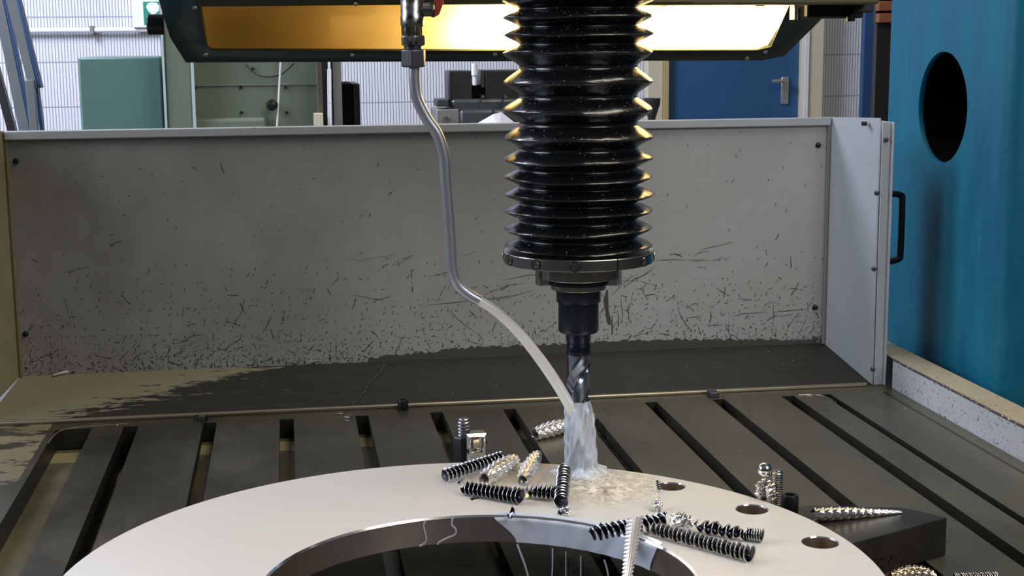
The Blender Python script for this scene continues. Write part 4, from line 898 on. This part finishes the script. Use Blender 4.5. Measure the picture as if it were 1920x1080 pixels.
def scaly(name, a, b, R0, R1, rows, mt='chip', arc=3.6, bend=(0, 0, 0), up=.9, amp=.22, fr=1.0):
    """curled shell chip with overlapping scale-like ribs and an open smooth flank"""
    a, b = Vector(a), Vector(b); bend = Vector(bend); T0 = (b - a).normalized(); Nn = (Vector((0, 0, 1)) - T0 * T0.z); Nn = Nn.normalized() if Nn.length > .05 else Vector((1, 0, 0)); B = T0.cross(Nn)
    nu, nv = rows * 6, 40; vs = []
    for j in range(nu + 1):
        t = j / nu; R = (R0 + (R1 - R0) * t) * (math.sin(PI * min(1, max(0, .12 + t * .84))) ** .3)
        cpt = a.lerp(b, t) + bend * 4 * t * (1 - t)
        for i in range(nv + 1):
            s = i / nv; th_ = up + (s - .5) * arc * 2 * .9
            saw = ((t * rows + s * 2.2) % 1.0); bead = abs(math.sin(s * PI * 7 * fr + (int(t * rows + s * 2.2) % 2) * PI / 2))
            smooth_ = 1 if s > .22 else s / .22
            r = R * (1 + amp * smooth_ * (saw - .5) * (0.4 + .8 * bead)) * (1 - .18 * s)
            vs.append(cpt + (Nn * math.cos(th_) + B * math.sin(th_)) * r + T0 * (amp * R * saw * .4))
    me = bpy.data.meshes.new(name); me.from_pydata([tuple(v) for v in vs], [], [(j * (nv + 1) + i, (j + 1) * (nv + 1) + i, (j + 1) * (nv + 1) + i + 1, j * (nv + 1) + i + 1) for j in range(nu) for i in range(nv)])
    me.materials.append(M[mt]); o = bpy.data.objects.new(name, me); C.objects.link(o); s = o.modifiers.new('s', 'SOLIDIFY'); s.thickness = .0005; s.offset = 0
    for p in me.polygons: p.use_smooth = False
    return o
def at(x, y, r, z=ZR1): return onz(x, y, z + r)
GR = 'spiral chips lying on the ring'
tag(coil('spiral_chip', at(829, 893, .0088), at(940, 857, .0085), .0088, .0080, 15, rin=.30, cone=.35), 'dark blued spiral chip pointing up right, leftmost on the ring', 'metal chip', GR)
tag(scaly('scaly_chip', at(908, 898, .0098), at(966, 862, .0095), .0110, .0108, 13, 'chip_bright', amp=.55), 'silver scaly rolled chip behind the dark toothed chip', 'metal chip', GR)
tag(scaly('scaly_chip', at(980, 900, .0078), at(1008, 852, .0095), .0095, .0092, 12, 'chip_bright', up=.6, amp=.55), 'silver knobbly chip standing between scaly roll and the drill', 'metal chip', GR)
tag(coil('toothed_chip', at(862, 912, .0085), at(972, 929, .0095), .0088, .0105, 14, rin=.15, cone=.75, jag=.12), 'long dark saw-toothed chip lying across in front of the silver rolls', 'metal chip', GR)
tag(coil('toothed_chip', at(985, 920, .0090), at(1034, 923, .0095), .0085, .0098, 6, rin=.15, cone=.7, jag=.12), 'short saw-toothed chip tip left of the upright dark coil', 'metal chip', GR)
def shard(name, pts, z, th_, mt, h=.0):
    P_ = [onz(x, y, z + (hh if len(p_) > 2 else h)) for p_ in pts for x, y, hh in [(p_[0], p_[1], p_[2] if len(p_) > 2 else h)]]
    return MB().prism(P_, (0, .0004, th_)).build(name, mt, smooth=0)
tag(shard('chip_shard', [(965, 926, .001), (978, 921, .006), (998, 932, .002), (983, 938, .0002), (968, 937, .0002)], ZR1, .0006, 'chip_warm'), 'bright folded shard between the two toothed chips', 'metal chip')
tag(coil('spiral_chip', at(1052, 944, .0092), at(1058, 882, .0095), .0096, .0098, 12, rin=.35, cone=.32), 'dark stacked coil chip pointing at the viewer in front of drill', 'metal chip', GR)
tag(scaly('crumpled_chip', at(1049, 962, .0045), at(1066, 958, .0045), .0050, .0060, 3, amp=.7), 'small crumpled silver chip at the foot of the dark stacked coil', 'metal chip')
tag(shard('chip_shard', [(947, 968, .0003), (955, 964, .004), (960, 950, .013), (965, 956, .009), (966, 968, .0004), (956, 973, .0003)], ZR1, .0008, 'chip_dark'), 'small dark upright shard on the edge of bore', 'metal chip')
for i, (pts, lb) in enumerate([([(880, 935), (901, 931), (903, 934), (884, 939)], 'tiny silver sliver in front of the toothed chip'), ([(857, 905, .001), (872, 896, .006), (860, 908, .001)], 'tiny dark sliver beside the leftmost spiral chip')]):
    tag(shard('chip_sliver', pts, ZR1, .0004, 'chip'), lb, 'metal chip')
# right group
tag(coil('spiral_chip', at(1104, 1001, .0092), at(1246, 976, .0110), .0094, .0098, 13, rin=.25, cone=.45, rag=.07), 'thick dark spiral chip lying over the bore edge, left end open', 'metal chip', GR)
tag(coil('spiral_chip', at(1224, 990, .0085), at(1406, 1038, .0092), .0078, .0092, 22, rin=.2, cone=.35, rag=.10), 'long dark spiral chip ending nearest the viewer', 'metal chip', GR)
tag(coil('toothed_chip', at(1300, 984, .0075), at(1395, 1002, .0075), .0085, .0072, 7, rin=.12, cone=1.0, jag=.2, rag=.15), 'open toothed chip behind the long dark spiral', 'metal chip', GR)
tag(coil('spiral_chip', at(1394, 1000, .0075), at(1428, 1004, .0078), .0076, .0080, 7, rin=.3, cone=.3), 'tight dark coil at the right end of open toothed chip', 'metal chip', GR)
tag(scaly('twisted_chip', at(1256, 978, .0105), at(1298, 982, .0085), .0112, .0080, 4, amp=.75, arc=2.4, up=.2, fr=.5), 'silver crumpled twisted chip on top of the dark spirals', 'metal chip')
# upright bright strip with serrated edges
up0, up1 = oncyl(1180, 1082, BC[0], BC[1], RI - .02), Vector(at(1190, 968, .030))
up0 = Vector((at(1186, 1030, .0).x - .006, at(1186, 1030, .0).y - .035, ZR0 - .048)); up0 = ony(1174, 1092, up1.y - .045)
mb = MB(); nn = 34; vs = []; ax = (up1 - up0); side = Vector((1, -.15, 0)).normalized()
for j in range(nn + 1):
    t = j / nn; c0_ = up0.lerp(up1, t); wd = .0042 + .0045 * t; sg_ = (.0020 if j % 2 else 0) * (1 - .2 * t)
    vs += [c0_ - side * (wd * .9 + sg_), c0_ - side * wd * .35 + Vector((0, -.004, 0)), c0_ + side * wd * .15 + Vector((0, -.0015, 0)), c0_ + side * wd * .55 + Vector((0, -.003, 0)), c0_ + side * (wd * 1.15 + sg_) + Vector((0, .003, 0))]
mb.add(vs, [(j * 5 + i, j * 5 + i + 1, (j + 1) * 5 + i + 1, (j + 1) * 5 + i) for j in range(nn) for i in range(4)])
tag(mb.build('serrated_chip', 'chip_satin', smooth=0, solid=.0007), 'tall bright silver chip with serrated edges standing in the bore', 'metal chip')
# thin upright curls near the first hole
a, b = ony(1233, 962, 1.66), None
hb_ = onz(1233, 948, ZR1)
tag(coil('thin_curl', onz(1236, 950, ZR1 + .002), ony(1223, 893, onz(1236, 950, ZR1).y), .0030, .0016, 14, 'chip', rin=.2, cone=.4, bright=False), 'thin upright twisted curl beside the rearmost drilled hole', 'metal chip')
tag(coil('thin_curl', onz(1237, 920, ZR1 + .002), ony(1234, 902, onz(1237, 920, ZR1).y), .0032, .0036, 5, 'chip_dark', rin=.2, cone=.4), 'tiny dark curl at the left rim of rearmost hole', 'metal chip')
tag(scaly('crumpled_chip', at(1224, 952, .005), at(1238, 946, .006), .0062, .0045, 3, amp=.8, arc=2.2), 'small mirror-bright crumpled chip below the thin upright curl', 'metal chip')
tag(shard('chip_sliver', [(1233, 953, .012), (1238, 952, .014), (1243, 982, .006), (1239, 984, .004)], ZR1, .001, 'chip'), 'narrow bright sliver leaning on the thick dark spiral', 'metal chip')
# chip leaning on the right stud
cb = px_.copy()
tag(scaly('knobbly_chip', ony(1440, 944, Yr - .02), ony(1431, 903, Yr - .02), .0125, .0095, 5, amp=.8, arc=3.0, fr=.5), 'silver knobbly twisted chip leaning against the bare stud', 'metal chip')
ballp = ony(1434, 881, Yr - .02)
tag(MB().lathe([(.0005, -.0098), (.005, -.0085), (.0085, -.005), (.0098, 0), (.0085, .005), (.005, .0085), (.0005, .0098)], 24, Matrix.Translation(ballp) @ Matrix.Rotation(.6, 4, 'X'), False).build('curled_chip_ball', 'chrome'), 'mirror-bright rounded curl on top of the knobbly twisted chip', 'metal chip')
# on the block
tag(scaly('ribbed_chip', onz(1524, 966, .05 + .0085), onz(1690, 960, .05 + .002), .0105, .0030, 22, amp=.5, arc=2.6, fr=.3), 'silver blue ribbed chip tapering across the dark block', 'metal chip')
# bottom right
tag(scaly('beaded_chip', onz(1668, 1086, .012), onz(1752, 1082, .012), .0105, .0100, 12, 'chip_warm', amp=.5, bend=(0, 0, .004)), 'golden bright beaded chip at the bottom right of ring', 'metal chip')
tag(coil('spiral_chip', onz(1785, 1090, .010), onz(1868, 1086, .010), .0098, .0085, 18, rin=.3, cone=.3), 'dark fine spiral chip at the bottom edge, far right', 'metal chip')
tag(coil('wire_curl', onz(1640, 1062, .02), onz(1690, 1052, .02), .010, .006, 2.5, 'chip_dark', rin=.9, cone=.3, bright=False, solid=.0008), 'loose dark wire curl beside the dark block', 'metal chip')
# behind the drill, on the table
tag(scaly('scaly_chip', onz(1003, 815, .010), onz(1068, 795, .012), .0125, .0115, 12, 'chip_bright', amp=.55), 'bright silver scaly chip on table behind the ring, left of drill', 'metal chip')
tag(scaly('bright_curl', onz(1100, 787, .012), onz(1114, 780, .012), .012, .008, 3, 'chip_warm', amp=.2, arc=2.5), 'pale curled chip on the table just right of drill', 'metal chip')
# fine wire of swarf on the sloping tray
def ontray(x, y):
    # intersect with the tray plane
    nrm = Vector((0, -(PZ0 - .003), YP - 2.557)).normalized(); P0 = Vector((0, 2.557, .0045)); d = ray(x, y); return EYE + d * ((P0 - EYE).dot(nrm) / d.dot(nrm))
wp = [ontray(x, y) + Vector((0, 0, .001)) for x, y in [(721, 683), (712, 700), (700, 712), (690, 722), (682, 738), (670, 752), (660, 762)]]
tag(MB().tube(smoothpath(wp, 5), .0009, 6, (1, .5), lambda t, a: 1 + .8 * math.sin(t * 60)).build('swarf_wire', 'chip'), 'fine twisted silver swarf wire on the dark sloping tray', 'metal chip')
for i, (pts, lb) in enumerate([([(632, 777), (640, 772), (642, 776)], 'small bright flake at the tray lip below the swarf wire'), ([(646, 783), (660, 777), (655, 784)], 'small silver flake beside the tray lip, lower one')]):
    q = [onz(x, y, .002) for x, y in pts]; tag(MB().prism(q, (0, 0, .002)).build('metal_flake', 'chip', smooth=0), lb, 'metal chip')
q = [ontray(x, y) + Vector((0, 0, .003)) for x, y in [(100, 706), (120, 701), (142, 697)]]
tag(MB().tube(q, [.002, .003, .001], 6).build('metal_strip', 'chip'), 'short bright strip lying in the left corner of the tray', 'metal chip')
q = [ontray(x, y) + Vector((0, 0, .003)) for x, y in [(576, 684), (588, 681), (600, 681)]]
tag(MB().tube(q, [.001, .002, .001], 6).build('metal_strip', 'chip'), 'tiny bright strip along the foot of the rear panel', 'metal chip')
# scattered specks nobody could count
mb = MB(); rs_ = random.Random(3)
for i in range(230):
    if i % 3: px, py = rs_.uniform(30, 1560), rs_.uniform(0, 1); y = (790 - px * .043) - py * 85; p = ontray(px, y) + Vector((0, 0, .0007)) if py > .12 else onz(px, y + 22, .0004)
    else: p = onz(rs_.uniform(1200, 1900), rs_.uniform(760, 980), .0004)
    if p.z < 0: continue
    if .0 < p.z < .001:
        ok = all(not (a - .004 < p.x < b + .004) for a, b, _ in slots) and math.hypot(p.x - RC[0], p.y - RC[1]) > RO + .01 and p.x < 1.09 and p.y < 2.54
        if not ok: continue
    elif p.y > 2.69 or p.x < PL or p.x > PR: continue
    s_ = rs_.uniform(.0005, .0014); T = Matrix.Translation(p) @ Matrix.Rotation(rs_.uniform(0, 3), 4, 'Z'); mb.box(-s_, s_, -s_ * .5, s_ * .5, -.0001, .0006, T)
tag(mb.build('metal_specks', 'chip', smooth=0), 'tiny scattered bright metal specks on tray and table', 'metal specks', kind='stuff')
